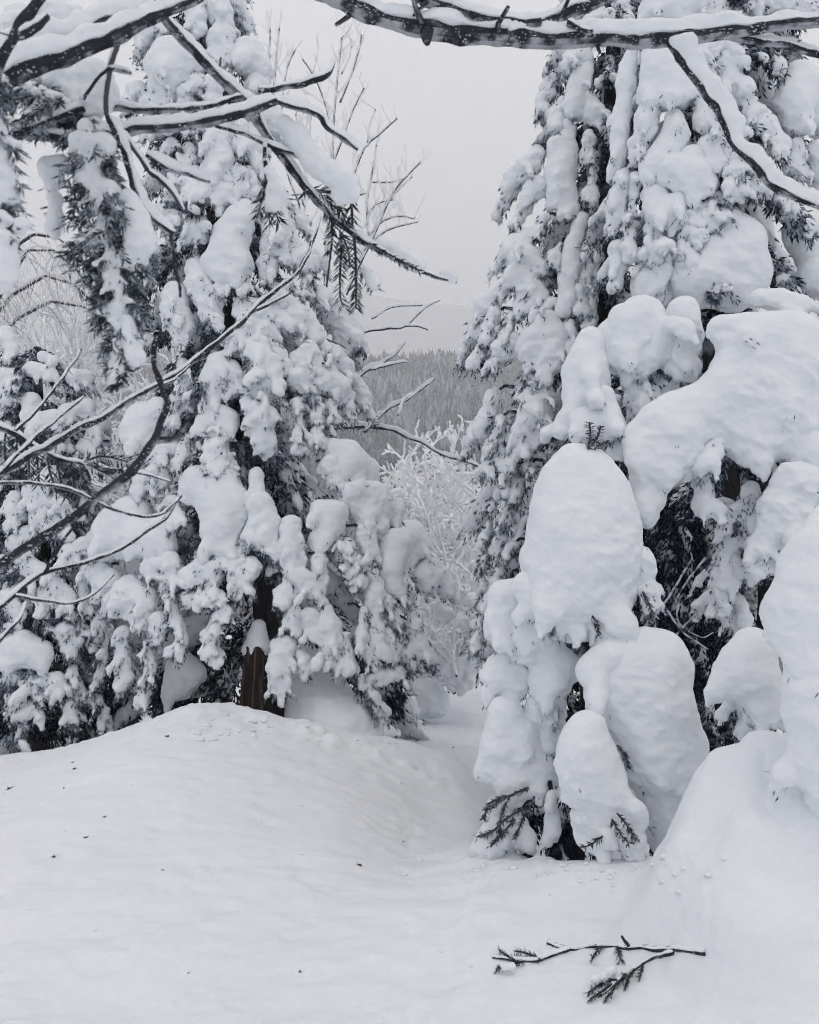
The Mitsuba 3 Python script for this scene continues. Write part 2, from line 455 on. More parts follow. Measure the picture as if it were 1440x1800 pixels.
def conifer_mesh(p, hgt, r):
    parts = []
    for k in range(3):
        m = 5
        z0, z1 = hgt * (0.06 + 0.24 * k), hgt * (0.5 + 0.24 * k if k < 2 else 1.0)
        ang = np.arange(m) * 2 * np.pi / m + rng.random() * 3
        rad = r * (1 - 0.28 * k) * rng.uniform(0.6, 1.15, m)
        v = np.vstack([np.stack([np.cos(ang) * rad, np.sin(ang) * rad, z0 - rng.random(m) * hgt * .05], -1), [[0, 0, z1]]]) + p
        i = np.arange(m)
        parts.append((v, np.stack([i, (i + 1) % m, i * 0 + m], -1)))
    return parts


firs, bare = [], []
N = 10500
fy = 60 + 800 * rng.random(N) ** 0.8
fx = (rng.random(N) - 0.5) * (140 + 0.55 * fy) + 20
kindf = meshkit.fbm(np.stack([fx * .018, fy * .010, fx * 0], -1), 3, 8)
fz = ground_z(fx, fy)
for x, y, z, kf in zip(fx, fy, fz, kindf):
    if kf + rng.normal() * .09 > .33:
        hgt = rng.uniform(5, 11)
        firs += conifer_mesh(np.array([x, y, z - .3]), hgt, hgt * rng.uniform(.20, .34))
    else:
        hgt = rng.uniform(3.5, 6.5)
        n = 5
        o = np.array([x, y, z]) + np.c_[rng.normal(size=(n, 2)) * .2, rng.random(n) * hgt * .4]
        d = np.c_[rng.normal(size=(n, 2)) * .28, np.ones(n)]
        bare.append(blades(o, d, hgt * rng.uniform(.5, .75, n), .28, rng))
scene['conifer_forest'] = mikit.ply(join(firs), 'm_conifer')
labels['conifer_forest'] = {'label': 'far off snowy conifer forest on the valley side', 'category': 'forest', 'kind': 'stuff'}
scene['bare_forest'] = mikit.ply(join(bare), 'm_bare_wood')
labels['bare_forest'] = {'label': 'far off leafless grey woodland between the conifers on the valley side', 'category': 'forest', 'kind': 'stuff'}

# the air: mist that thickens towards the hills
scene['haze_air'] = {'type': 'homogeneous', 'albedo': {'type': 'rgb', 'value': (0.94, 0.95, 0.968)}, 'sigma_t': 0.00115}
scene['haze'] = {'type': 'cube', 'to_world': T().translate([0, 500, 290]).scale([4600, 5200, 375]), 'bsdf': {'type': 'null'},
                 'interior': {'type': 'ref', 'id': 'haze_air'}}
labels['haze'] = {'label': 'pale winter mist between the trees and the hills', 'category': 'haze', 'kind': 'stuff'}

# ------------------------------------------------------------------ snow-laden spruces
SETTINGS = {  # fingers per ball, needles per finger, needles under a ball, lump, crumb
    's': (1.0, 10, 5, 0.8, 1.25), 'n': (2.8, 8, 12, 1.35, 1.6), 'f': (5.0, 14, 60, 1.2, 1.8), 'c': (0.0, 0, 0, 0.6, 0.8), 'p': (0.0, 0, 0, 0.8, 0.6), 'd': (1.2, 20, 160, 1.0, 1.2), 'g': (2.2, 16, 110, 1.0, 1.4)}
TWIGLETS = {'s': 6, 'n': 26, 'f': 95, 'c': 60, 'p': 0, 'd': 190, 'g': 170}


def bough(tree, balls, axis, style, h, seed, squash=0.8, bsdf='m_needle', stem=True, label=None, k=0.018, scale=1.0, lod=1.0):
    """One loaded bough of a spruce: the woody stem, the snow lying on it and the needles that show below the snow."""
    g = np.random.default_rng(seed)
    nf, npf, nun, lump, crumb = SETTINGS[style]
    B = np.asarray(balls, float)
    c, r = B[:, :3], B[:, 3]
    out = c - axis
    out[:, 2] = 0
    out = unit(out)
    out[np.linalg.norm(c[:, :2] - axis[:2], axis=1) < 0.05] = [0, -1, 0]
    key = part_key(tree, 'bough')
    prims, bl = [], []
    core = {'c': 0.62, 'd': 0.2, 'g': 0.25, 'f': 0.70, 'n': 1.04}.get(style, 1.0)
    long_, thin = {'f': (1.75, .62), 'n': (1.4, .8), 'd': (1.3, .5), 'g': (1.5, .5)}.get(style, (1.0, 1.0))
    fr = []
    tl, ts = [], np.clip(h / .0155, .6, 1.1)
    k = float(np.clip((.24 if style == 's' else .15) * r.mean(), .013, .05))
    for i in range(len(c)):
        j = min(i + 1, len(c) - 1)
        prims.append([*c[i], r[i] * core, *c[j], r[j] * core])
    if style == 'c':                                   # a bough whose twigs each carry their own small finger of snow
        for i in range(len(c)):
            n = int(26 * (r[i] / 0.18) * scale) + 4
            for _ in range(n):
                w = unit(g.normal(size=3) * [1, .8, 1] + out[i] * 0.9)
                side_ = unit(np.cross(out[i], [0, 0, 1.0]))
                o = c[i] + w * r[i] * g.uniform(.75, 1.0)
                d = unit(side_ * np.dot(w, side_) * 1.3 + out[i] * .55 + np.array([0, 0, -.75]) + g.normal(size=3) * .25)
                l, rr = g.uniform(.035, .075) * scale, g.uniform(.014, .024) * scale
                prims.append([*o, rr * 1.1, *(o + d * l), rr * .8])
                m = 16
                oo = o + d * l * g.random((m, 1)) * 1.1 - np.array([0, 0, rr * .7])
                bl.append(blades(oo, d + g.normal(size=(m, 3)) * .55 + [0, 0, -.45], g.uniform(.025, .055, m) * scale, .007 * scale, g))
            m = int(150 * (r[i] / .15) ** 2) + 30
            w = unit(g.normal(size=(m, 3)))
            bl.append(blades(c[i] + w * r[i] * .74, w + [0, 0, -.5], g.uniform(.04, .08, m), .009, g))
    low = c[:, 2].min()
    span = np.ptp(c[:, 2]) + 1e-6
    for i in range(len(c)):
        want = nf * (0.35 + 1.1 * (1 - (c[i, 2] - low) / span)) if nf else 0
        n = int(want) + (g.random() < want % 1)
        side_ = unit(np.cross(out[i], [0, 0, 1.0]))
        for _ in range(n):
            s = g.normal() * .7
            d = unit(out[i] * g.uniform(.1, .8) + side_ * s * .8 + np.array([0, 0, -1.0]))
            o = c[i] + side_ * s * r[i] * .45 + d * r[i] * .55 + out[i] * r[i] * squash * .3
            rr = np.clip(r[i] * g.uniform(.24, .42) * thin, .015, .06)
            l = (r[i] * g.uniform(.35, .95) + .02) * long_
            mid = o + d * l * .55 + out[i] * .01
            end = o + d * l + np.array([0, 0, -l * .2])
            prims += [[*o, rr * 1.15, *mid, rr], [*mid, rr, *end, rr * (.62 if style == 's' else .38)]]
            if style in 'nf':
                m = 22
                t = g.random((m, 1))
                w = unit(g.normal(size=(m, 3)) + out[i] * .3)
                fr.append(blades(o + (end - o) * t + w * rr * (1.1 - .45 * t), w * .5 + d * .4 + [0, 0, -.5], g.uniform(.022, .042, m) * ts, .0085 * ts, g))
            m = npf
            t = g.random((m, 1)) * .8 + .35
            bl.append(blades(o + (end - o) * t + g.normal(size=(m, 3)) * rr * .55 - np.array([0, 0, rr * .3]),
                             d + g.normal(size=(m, 3)) * .5 + [0, 0, -.4], g.uniform(.03, .06, m) * ts, .009 * ts, g))
        if nun:
            m = int(nun * (r[i] / .1) ** 1.3) + 2
            if style == 's' and c[i, 2] > low + .25 * span:
                continue
            w = unit(g.normal(size=(m, 3)) + [0, 0, -1.3 if style != 's' else -3] + out[i] * .35)
            bl.append(blades(c[i] + w * r[i] * [1, squash, 1] * .93, w * .6 + g.normal(size=(m, 3)) * .35 + [0, 0, -.7], g.uniform(.035, .07, m) * ts, .010 * ts, g))
    for i in range(len(c)):
        lo_ = 1 - (c[i, 2] - low) / span
        m = int(lod / ts ** 1.2 * TWIGLETS[style] * (r[i] / .1) ** 1.25 * (1 if style in 'dg' else .5 + lo_ if style != 's' else (lo_ > .9)))
        if m:
            w = unit(g.normal(size=(m, 3)) * [1, .9, .8] + [0, 0, {'s': -2.6, 'd': -.4, 'g': -.5}.get(style, -1.25)] + out[i] * .45)
            depth = g.uniform(.25, 1.0, (m, 1)) if style in 'dg' else g.uniform(.82, 1.02, (m, 1))
            hang = np.clip(r[i] * 1.1 * g.random((m, 1)) ** 2 * (style in 'fdng'), 0, .16)
            o = c[i] + w * r[i] * depth * [1, squash, 1] - hang * [0, 0, 1.0] * (w[:, 2:] < .1) * [0, 0, 1]
            d = w * [.7, .7, .3] + out[i] * .3 + g.normal(size=(m, 3)) * .25 + [0, 0, -.85]
            big = 1.35 if style == 'd' else 1.15 if style == 'g' else 1.0
            big *= ts
            tl.append(twiglets(o, d, g.uniform(.03, .065, m) * big, g.uniform(.011, .020, m) * big, g))
    if style in 'snf':                                 # settled bulges
        for i in range(len(c)):
            for _ in range(g.integers(0, 2)):
                w = unit(g.normal(size=3) * [1, 1, .8] + out[i] * .7)
                o = c[i] + w * r[i] * [1, squash, 1] * .62
                rr = r[i] * (g.uniform(.35, .55) if style != 's' else g.uniform(.36, .42))
                prims.append([*o, rr, *(o + g.normal(size=3) * rr * .5), rr * .9])
    P = np.array(prims)
    if style == 's':
        P[:, [3, 7]] = np.maximum(P[:, [3, 7]] - .55 * k, .012)
    v, f = snow_body(P, h, k=k, squash=squash, lump=lump * scale, crumb=crumb, seed=seed % 997, flat_crumb=.06 if style == 's' else .32)
    COUNT['tri'] += len(f)
    if stem:
        top = c[np.argmax(c[:, 2])]
        root = np.array([axis[0], axis[1], 0]) * .15 + top * .85 + [0, 0, .05]
        root[2] = top[2] + .05
        line = [[*root, .016], [*((root + top) / 2 + [0, 0, .03]), .013], [*top, .010]]
        for p in sorted(c.tolist(), key=lambda q: -q[2])[1:]:
            if np.linalg.norm(np.array(p) - line[-1][:3]) > .08:
                line.append([*p, .007])
        s = sample_line(line, .12)
        scene[key] = mikit.ply(tube(s[:, :3], s[:, 3], 5), 'm_twiglet', smooth=True)
        if label:
            labels[key] = {'label': label}
    scene[key + '__snow'] = mikit.ply((v, f), 'm_snow', smooth=True)
    if fr:
        scene[key + '__frost'] = mikit.ply(join(fr), 'm_frost')
        labels[key + '__frost'] = {'kind': 'stuff'}
    if tl:
        b = join(tl)
        COUNT['tri'] += len(b[1])
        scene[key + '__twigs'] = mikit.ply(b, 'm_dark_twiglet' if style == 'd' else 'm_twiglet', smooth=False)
        labels[key + '__twigs'] = {'kind': 'stuff'}
    if bl:
        b = join(bl)
        COUNT['tri'] += len(b[1])
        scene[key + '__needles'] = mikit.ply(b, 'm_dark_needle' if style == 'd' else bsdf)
        labels[key + '__needles'] = {'kind': 'stuff'}
    return key


def spruce(key, label, u0, y0, v_top, width, clumps, h, group=None, squash=0.8, front=0.6, fill=None, base_z=None, trunk_r=.14, seed=1, lean=0.0, front_to=9999):
    """A spruce from its survey: trunk at (u0, y0), crown half width by height, and its boughs as strings 'style [depth]; u,v,r u,v,r ...'."""
    labels[key] = {'label': label, 'category': 'tree'}
    if group:
        labels[key]['group'] = group
    wv, wr = np.array(width, float).T
    foot = at(u0, 900, y0)
    z0 = float(ground_z(foot[0], foot[1])) - .3 if base_z is None else base_z
    z1 = EYE + (900 - v_top) / F * y0
    zz = np.linspace(z0, z1, 40)
    ua = lambda v: u0 + lean * (EYE + (900 - v) / F * y0 - z0) / y0 * F  # noqa: E731
    xa = lambda z: foot[0] + lean * (z - z0)  # noqa: E731
    tc = np.stack([np.full(40, foot[0]) + lean * (zz - z0) + .03 * np.sin(zz * 1.3), np.full(40, y0), zz], -1)
    scene[key + '__trunk'] = mikit.ply(tube(tc, trunk_r * (1 - .72 * (zz - z0) / (z1 - z0)), 12, .12, seed), 'm_trunk', smooth=True)
    for n, line in enumerate(clumps):
        head, body = line.split(';')
        head = head.split()
        balls = []
        for q in body.split():
            u, v, r = [float(x) for x in q.split(',')]
            if len(head) > 1:
                y = float(head[1])
            else:
                R = np.interp(v, wv, wr) / F * y0
                dx = (u - ua(v)) / F * y0
                y = y0 - front * math.sqrt(max(R * R - dx * dx, 0.0)) - .02
            balls.append([*at(u, v, y), r / F * y])
        b = np.array(balls)
        ax = np.array([xa(b[:, 2].mean()), y0, 0.0])
        bough(key, b, ax, head[0], h, seed * 1000 + n, squash)
    if fill:
        g = np.random.default_rng(seed + 77)
        va, vb, stepv, n_az, inner, hh = fill
        for v in np.arange(va, vb, stepv):
            R = np.interp(v, wv, wr) / F * y0
            z = EYE + (900 - v) / F * y0
            for q in range(n_az):
                az = 2 * np.pi * (q + g.random() * .8) / n_az
                o = np.array([np.cos(az), np.sin(az), 0])
                facing = -o[1]
                L = R * (inner if facing > -.25 else .95) * g.uniform(.8, 1.1)
                if facing > .3 and v > front_to:
                    continue
                ax = np.array([xa(z), y0, z])
                side_ = np.array([-o[1], o[0], 0])
                bend = g.normal() * .15
                balls = [[*(ax + o * L * t + side_ * bend * L * t + [0, 0, -L * (.15 * t + .75 * t * t)]), L * rr + .03]
                         for t, rr in ((.3, .10), (.55, .12), (.8, .11), (1.0, .075))]
                bough(key, balls, np.array([xa(z), y0, 0.0]), 'g' if facing > -.25 else 'f', hh if facing > -.25 else hh * 1.5, int(seed * 7919 + v * 13 + q), 1.0, lod=1.0 if facing > -.25 else .25)
    return key


LEFT = """
n;345,-20,20 346,22,19 344,44,14
n;380,-30,20 383,12,20 392,42,15
n;410,-30,18 418,8,16 428,30,11
n;285,33,14 290,48,10
n;262,50,20 253,72,14 250,88,7
s;300,95,34 333,103,32 292,118,34 320,128,22
n;283,150,27 300,168,18 270,175,16
n;243,163,20 235,180,15
n;388,72,24 398,95,18 378,100,14
s;437,92,30 447,108,26 425,104,22
n;456,138,18 448,150,14
n;328,170,18 336,182,14
f;340,122,16 354,138,12 345,150,10
c;372,150,18 375,185,18
n;385,200,22 395,225,18
n;350,215,18 335,225,16
n;331,262,14 333,280,11
f;310,258,10 300,250,12
n;380,250,24 385,288,24 372,300,16
n;450,235,18 455,265,20 460,292,16
n;420,225,18 430,260,16
s;472,200,22 500,232,26 525,258,14
n;300,215,18 270,225,16
n;320,308,22 360,328,28 395,343,20
n;420,308,18 423,335,16
f;445,325,14 450,350,12 440,300,12
f;475,320,16 490,340,14
s;430,372,26 412,402,30 400,432,32 392,458,32 418,466,28 380,462,20
f;385,488,16 410,492,16 430,488,14
n;475,372,26 490,408,26 480,438,20
n;470,464,18 468,486,12
n;340,350,15 343,385,20 346,412,17
f;300,350,14 290,370,12 310,380,12
n;522,368,12 530,392,13
f;505,375,12 512,420,12 500,450,10
n;535,450,20 555,456,18 520,455,14
f;540,480,14 535,505,11
n;305,518,22 312,550,24 325,582,18 300,545,18
n;340,472,18 355,503,24 370,530,22 376,552,15
f;262,490,22 238,528,26 215,560,18 255,545,16
f;275,440,20 260,465,18
f;240,590,16 260,600,16 220,620,14
n;440,572,24 466,580,18 425,585,16
n;430,543,22 470,545,20 500,560,14
n;495,525,16 520,555,19 546,582,15
f;505,500,13 490,515,12
n;565,525,20 590,548,32 611,575,26 602,602,16 628,600,11
f;560,590,14 540,610,12 615,618,10
n;413,606,18 400,600,14
s;385,640,26 375,670,23 373,700,18
n;402,655,24 412,680,16
c;455,610,18 460,642,32 462,688,42 458,728,34 455,768,20 462,788,10
n;486,628,16 500,645,13
n;540,620,21 549,640,18 525,630,14
n;520,662,20 540,675,16
n;565,668,23 592,680,18 578,655,14
n;580,622,16 605,650,18 625,680,18 637,702,12 650,728,8
n;612,700,14 612,718,13
f;580,705,14 581,725,10
f;525,710,14 522,750,14 522,783,8
f;550,700,14 556,733,18 558,768,12
c;380,768,26 386,800,29 391,830,27 390,858,17 387,878,8
s;382,735,28 362,742,20 400,742,18
s;395,850,34 400,890,42 390,930,36 400,963,18 345,842,26 331,868,18
f;430,960,20 420,975,14 380,975,14
s;450,833,16 452,862,15
n;455,890,24 468,920,24 466,955,20 452,930,18
n;440,1000,22 420,1015,20 418,1040,9
s;585,788,24 610,803,32 640,823,22 602,830,26
n;580,820,20 590,845,14
n;620,870,30 656,880,30 690,896,20 640,902,24
s;565,900,24 590,905,25 572,930,26 556,950,16
n;560,985,14 560,1010,9
c;600,962,18 615,990,20 620,1020,16
n;640,935,18 650,970,14
s;720,935,28 692,958,28 686,1000,20 690,1030,12 736,958,24
f;715,1010,16 705,1040,12
n;755,990,20 742,1020,18 775,1010,17 785,1036,13
f;725,1095,18 735,1130,18 715,1150,14 750,1150,12
n;513,925,20 511,960,20 511,995,16
n;520,1020,24 555,1035,20 495,1042,14
n;515,1070,16 508,1095,12
n;545,1085,16 548,1110,13
n;572,1075,16 575,1108,22 580,1143,20 590,1160,10
n;660,1040,18 658,1085,12 662,1130,14
n;680,1110,12 686,1150,10
f;640,1075,14 635,1120,14 650,1160,12
f;605,1120,14 610,1160,12
n;525,1145,14 535,1170,9
n;500,1140,20 490,1175,20 485,1200,16
s;235,905,38 202,930,38 176,960,30 250,945,34 288,925,22 290,960,20
n;165,1000,26 190,1022,20
n;300,990,22 265,1000,18 306,1022,14
n;225,1040,30 255,1055,22 250,1087,14 202,1060,20
n;175,1095,14 170,1120,10
n;280,1090,16 278,1112,12
c;345,1050,20 383,1052,24 400,1078,16 380,1105,18 376,1138,16 384,1155,9
n;370,1010,24 350,1000,18 330,1010,14
s 7.35;320,1170,30 316,1202,26 340,1185,22
f;300,1050,14 310,1090,14 320,1130,13
f;220,1110,16 215,1150,16 225,1190,14
f;260,1130,16 265,1175,15 255,1215,12
f;180,1150,14 175,1190,13
f;700,1180,16 640,1200,18 660,1230,14
s;250,730,30 250,765,32 277,722,22
n;285,800,24 302,790,14
n;150,785,14 165,800,12
n;280,840,20 256,845,18
f;320,640,18 325,680,18 315,720,16
f;330,770,14 325,800,13
f;300,880,14 315,905,13
f;680,1060,14 700,1095,12
""".strip().split('\n')
spruce('spruce_tree', 'tall snow-smothered spruce behind the hump, a broken brown stump at its foot', 500, 7.7, -120,
       [(-150, 70), (0, 100), (100, 120), (200, 140), (400, 165), (600, 190), (800, 225), (1000, 290), (1200, 320)], LEFT + [
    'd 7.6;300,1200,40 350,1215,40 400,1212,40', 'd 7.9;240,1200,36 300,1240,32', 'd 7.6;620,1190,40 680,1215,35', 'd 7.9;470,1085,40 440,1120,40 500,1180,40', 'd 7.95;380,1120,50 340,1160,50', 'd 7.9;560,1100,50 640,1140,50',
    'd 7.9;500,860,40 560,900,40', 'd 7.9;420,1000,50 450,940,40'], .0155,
       front=.55, fill=(-60, 1120, 92, 6, .62, .034), trunk_r=.15, seed=1, lean=-.12, front_to=900)

FAR_LEFT = """
s;40,1140,38 70,1150,24 14,1142,30
n;115,1110,18 120,1140,14
n;30,960,18 50,942,16
n;55,1000,20 86,1010,14
n;100,1035,20 120,1050,16 75,1050,18
n;15,1050,18 30,1080,14
f;125,1080,16 140,1100,12
n;25,880,18 28,905,16
n;10,590,16 20,620,12
n;15,670,24 20,690,18
s;55,648,16 86,655,12
s;75,625,10 95,632,7
n;130,665,14 150,668,12
s;55,708,20 55,736,16
n;75,740,20 96,738,14
n;90,840,20 60,870,18 110,890,16
n;70,910,20 100,930,16
n;120,970,18 140,960,14
f;150,1000,16 150,1050,16
f;20,1190,18 60,1200,18 100,1195,16
f;130,1180,16 140,1220,16 120,1250,12
f;60,1240,16 20,1235,14
f;170,1230,14 180,1260,12
n;10,760,20 30,790,16
f;60,800,16 100,790,14
n;150,720,18 120,725,16
n;165,760,14 180,745,12
""".strip().split('\n')
spruce('spruce_tree_001', 'dark skirted snowy spruce low at the left edge, behind the dip in the snow', 70, 7.9, 610,
       [(450, 30), (600, 80), (800, 120), (1000, 150), (1250, 170)], FAR_LEFT + [
    'd 7.9;20,1235,45 80,1255,40 140,1255,35', 'd 8.0;170,1225,32 215,1240,30', 'd 8.1;30,1120,50 110,1100,45', 'd 8.0;30,900,50 110,960,45', 'd 8.0;140,1160,36 190,1180,30'], .018, front=.6, fill=(620, 1180, 90, 7, .75, .03), trunk_r=.12, seed=2)

REAR_RIGHT = """
n;1090,8,18 1096,32,14
n;1058,18,11 1050,30,8
n;1070,42,22 1040,45,14
n;982,90,14 972,106,9
n;1005,105,16 1026,100,16
s;1030,115,16 1018,150,22 1010,185,24
f;972,138,14 961,165,13 958,190,9
f;990,180,16 985,207,14
s;1035,175,20 1045,200,20 1052,214,12
s;995,225,18 988,260,28 985,300,28 990,340,26 1005,367,14
n;1035,240,12 1036,272,12
f;1045,300,12 1040,330,12
n;945,265,14 930,290,18 910,315,18 895,335,16 885,360,9
n;945,330,16 930,350,12 912,386,11
f;960,385,14 950,400,12
n;925,415,16 906,440,26 925,460,26 945,472,16 886,452,14
n;910,490,24 935,510,20 950,522,12 920,542,13
n;880,510,14 858,540,20 838,575,18 826,605,13 815,630,9
f;870,552,20 860,585,15 845,620,12
f;900,560,16 890,590,13
s;1025,380,12 1006,430,16 1000,470,20 1000,510,20 990,547,14
f;1030,440,14 1032,490,14 1025,530,13
f;985,430,11 970,450,12
s;960,560,22 976,590,26 940,592,20 921,612,15
n;950,540,14 970,530,12
n;940,622,24 976,620,26 960,650,18
n;880,620,14 896,600,14 870,640,12
f;930,660,14 945,672,12 925,687,10
n;960,690,16 940,715,24 925,750,22 920,787,17 950,732,20 962,762,12
n;872,690,12 856,730,16 838,760,14 825,786,11
f;880,735,16 875,775,15 865,810,13
n;890,825,16 896,848,14
f;905,870,16 890,910,15 880,950,14
f;870,880,13 860,930,13 855,980,12
f;900,960,14 880,1000,14 865,1050,12
f;850,1080,12 845,1120,11
f;905,800,15 880,790,12
f;930,820,14 915,850,12
f;1050,420,12 1040,560,14
f;1000,570,13 1010,600,13
""".strip().split('\n')
spruce('spruce_tree_002', 'tall narrow snowy spruce whose left side slopes down to the frosted bushes', 1075, 6.5, -150,
       [(-150, 70), (0, 105), (200, 130), (400, 190), (600, 250), (800, 250), (1000, 215)], REAR_RIGHT, .015, front=.45,
       fill=(-80, 1100, 92, 6, .6, .034), trunk_r=.15, seed=3)

RIGHT = """
s;1180,-10,40 1150,20,24 1215,12,28
n;1265,5,28 1290,-10,24
n;1330,0,22 1380,5,20 1420,10,18
s;1108,95,15 1100,150,18 1095,195,18 1092,230,14 1088,265,16 1082,297,15
s;1155,90,30 1165,125,38 1195,150,30 1150,165,28 1210,157,17
n;1140,200,20 1135,235,16 1128,262,13
n;1220,90,26 1246,85,18
n;1270,80,18 1280,70,14
n;1275,110,20 1285,142,20
n;1300,165,18 1316,187,18
n;1325,210,20 1346,235,21 1366,262,15
s;1185,205,20 1190,235,24 1170,262,26 1155,292,28
n;1240,190,18 1250,215,24 1276,236,18
s;1245,255,26 1256,281,20
s;1215,280,28 1235,300,18
f;1290,285,18 1300,270,12
s;1405,130,28 1390,170,30 1400,207,25 1420,150,28
s;1436,205,28 1450,220,24
n;1400,260,18 1396,292,17
s;1436,270,28 1450,300,28
s;1180,300,36 1220,310,34 1241,326,21
s;1150,345,26 1160,377,26 1190,360,22 1200,391,17
f;1145,402,22 1155,427,19
f;1228,360,15 1231,383,10
f;1260,342,16 1256,372,14 1246,392,9
f;1222,407,9 1215,395,10
f;1200,417,12 1196,437,8
n;1150,455,18 1170,470,18 1156,502,11 1157,522,7
n;1095,310,14 1090,345,14 1086,387,13
n;1118,310,10 1115,340,9 1112,372,8
n;1100,395,12 1108,420,11 1110,439,7
s;1085,440,18 1085,470,16 1082,497,9
p 5.15;1270,380,30 1300,430,40 1320,480,36 1260,450,45 1230,490,50 1290,510,36
p 5.25;1200,440,44 1150,500,40
f;1285,310,22 1290,327,15
f;1330,320,14 1310,300,16
n;1370,345,13 1390,367,15 1396,391,9
p 5.3;1410,410,34 1425,442,30
s;1430,478,30 1450,500,26
s 4.7;1335,525,22 1375,530,24 1406,535,19
s 4.65;1130,562,50 1092,592,40 1150,602,45
s 4.6;1110,570,46 1130,592,36 1100,612,34 1121,643,19
s 4.6;1200,552,32 1205,592,32 1191,632,21 1216,643,14 1178,652,8
f 4.65;1125,660,17 1120,690,16 1146,692,13 1125,710,9
f 4.7;1195,665,12 1180,690,10
s 4.6;1040,600,30 1030,640,36 1020,690,34 1006,740,28 1046,682,24
s 4.5;1060,700,28 1065,740,30 1086,757,15 1030,742,26
f 4.55;1075,790,12 1086,775,12 1050,780,12
f;1240,130,12 1250,160,12
f;1225,420,14 1215,450,12
""".strip().split('\n')
spruce('spruce_tree_003', 'huge spruce plastered with thick white snow filling the upper right of the picture', 1265, 5.5, -150,
       [(-150, 175), (0, 185), (300, 205), (500, 205), (700, 200), (1000, 180)], RIGHT, .0125, front=.5,
       fill=(-60, 1000, 120, 6, .62, .03), trunk_r=.16, seed=4)

# ------------------------------------------------------------------ the front right spruces, bent and buried under snow
FRONT_RIGHT = """
s 4.35;1270,580,34 1360,602,54 1402,592,40 1322,640,60 1400,662,60 1292,682,54 1360,735,64 1422,742,54 1312,760,50 1252,718,50 1205,730,44 1160,752,46 1128,777,30 1190,792,46 1152,822,36 1140,862,23 1136,890,13
f 4.4;1235,848,20 1246,875,20
f 4.5;1275,895,28 1290,935,36 1275,985,30
f 4.45;1285,1000,38 1270,1042,24 1292,1062,19
f 4.4;1320,860,30 1310,900,26 1325,940,24
n 4.2;1402,852,42 1370,902,36 1346,950,28 1352,992,18
s 4.25;1430,800,50 1450,850,46
f 4.3;1260,780,20 1250,800,16
s 3.6;1320,1140,43 1310,1180,54 1330,1212,40
f 3.75;1290,1235,16 1320,1250,18
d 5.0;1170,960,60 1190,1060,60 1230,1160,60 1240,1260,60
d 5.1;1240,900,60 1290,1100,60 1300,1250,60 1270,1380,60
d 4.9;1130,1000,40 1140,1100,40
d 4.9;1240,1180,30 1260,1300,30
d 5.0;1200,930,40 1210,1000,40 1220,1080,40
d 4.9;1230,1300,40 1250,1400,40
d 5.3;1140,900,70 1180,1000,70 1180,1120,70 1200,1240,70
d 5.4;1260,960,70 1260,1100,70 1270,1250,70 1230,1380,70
""".strip().split('\n')
spruce('spruce_tree_004', 'broad white snow-cloaked spruce at the right edge with a dark hollow under it', 1340, 4.9, 640,
       [(480, 60), (600, 120), (800, 200), (1200, 200)], FRONT_RIGHT, .0105, front=.4, trunk_r=.09, seed=5)

EDGE = """
s 2.85;1475,930,60 1445,1000,70 1422,1072,80
s 2.8;1440,1150,68 1452,1250,70 1462,1330,58 1478,1400,48
n 2.95;1520,880,70 1540,1000,80
f 3.0;1420,1330,20 1440,1400,24
""".strip().split('\n')
spruce('spruce_tree_005', 'thick column of snow over a small spruce, cut off by the right edge', 1500, 3.15, 800,
       [(800, 40), (1300, 100)], EDGE, .0085, front=.3, trunk_r=.05, seed=6)

GHOST_A = """
s 4.1;1012,832,52 1025,872,80 1028,932,98 1020,1000,98 1012,1045,78
s 4.05;945,1058,34 925,1030,26
n 4.05;1126,980,18 1136,1050,17 1128,1020,16
n 4.0;1025,1080,22 1062,1085,20 990,1085,16
f 4.1;1100,1090,16 1075,1100,14
""".strip().split('\n')
spruce('spruce_tree_006', 'tallest dome of snow in the right foreground, a bowed young spruce', 1020, 4.35, 800,
       [(800, 40), (1100, 60)], GHOST_A, .0095, trunk_r=.04, seed=7)
GHOST_B = """
s 3.95;1090,1162,58 1150,1162,55 1132,1202,78 1140,1262,80 1160,1322,74
s 3.95;1172,1382,60 1182,1440,48 1190,1472,40
s 3.9;1050,1182,40 1075,1160,36
n 4.0;1215,1420,16 1222,1465,14
""".strip().split('\n')
spruce('spruce_tree_007', 'squat snow block under the tallest dome, a buried young spruce', 1150, 4.25, 1130,
       [(1130, 40), (1500, 60)], GHOST_B, .0095, trunk_r=.04, seed=8)
GHOST_C = """
s 3.75;1030,1287,42 1036,1332,50 1052,1380,48 1066,1422,46
s 3.75;1096,1432,32 1050,1472,32 1030,1440,30
n 3.75;1112,1465,17 1100,1455,16
""".strip().split('\n')
spruce('spruce_tree_008', 'smallest smooth snow hump leaning on the squat block, with dark needles at its foot', 1050, 3.9, 1260,
       [(1260, 30), (1500, 50)], GHOST_C, .009, trunk_r=.03, seed=9)
GHOST_D = """
s 4.25;900,1050,42 882,1100,30
s 4.2;952,1120,40 930,1130,38 982,1172,34 960,1200,30
n 4.25;878,1180,32 905,1200,26
s 4.15;890,1252,36 886,1320,40 906,1370,36 950,1362,32 920,1292,30
n 4.2;945,1242,22 955,1290,20 930,1270,16
f 4.25;975,1230,18 985,1290,18 970,1330,14
s 4.05;970,1398,10 971,1440,14 968,1466,11
n 4.15;880,1420,20 905,1450,22
d 4.3;930,1430,26 1000,1420,30 980,1470,30
d 4.42;1000,1235,26 1005,1180,22 1010,1280,24
d 4.45;930,1400,30 980,1440,30 1000,1470,24
f 4.1;868,1440,16 860,1470,14
""".strip().split('\n')
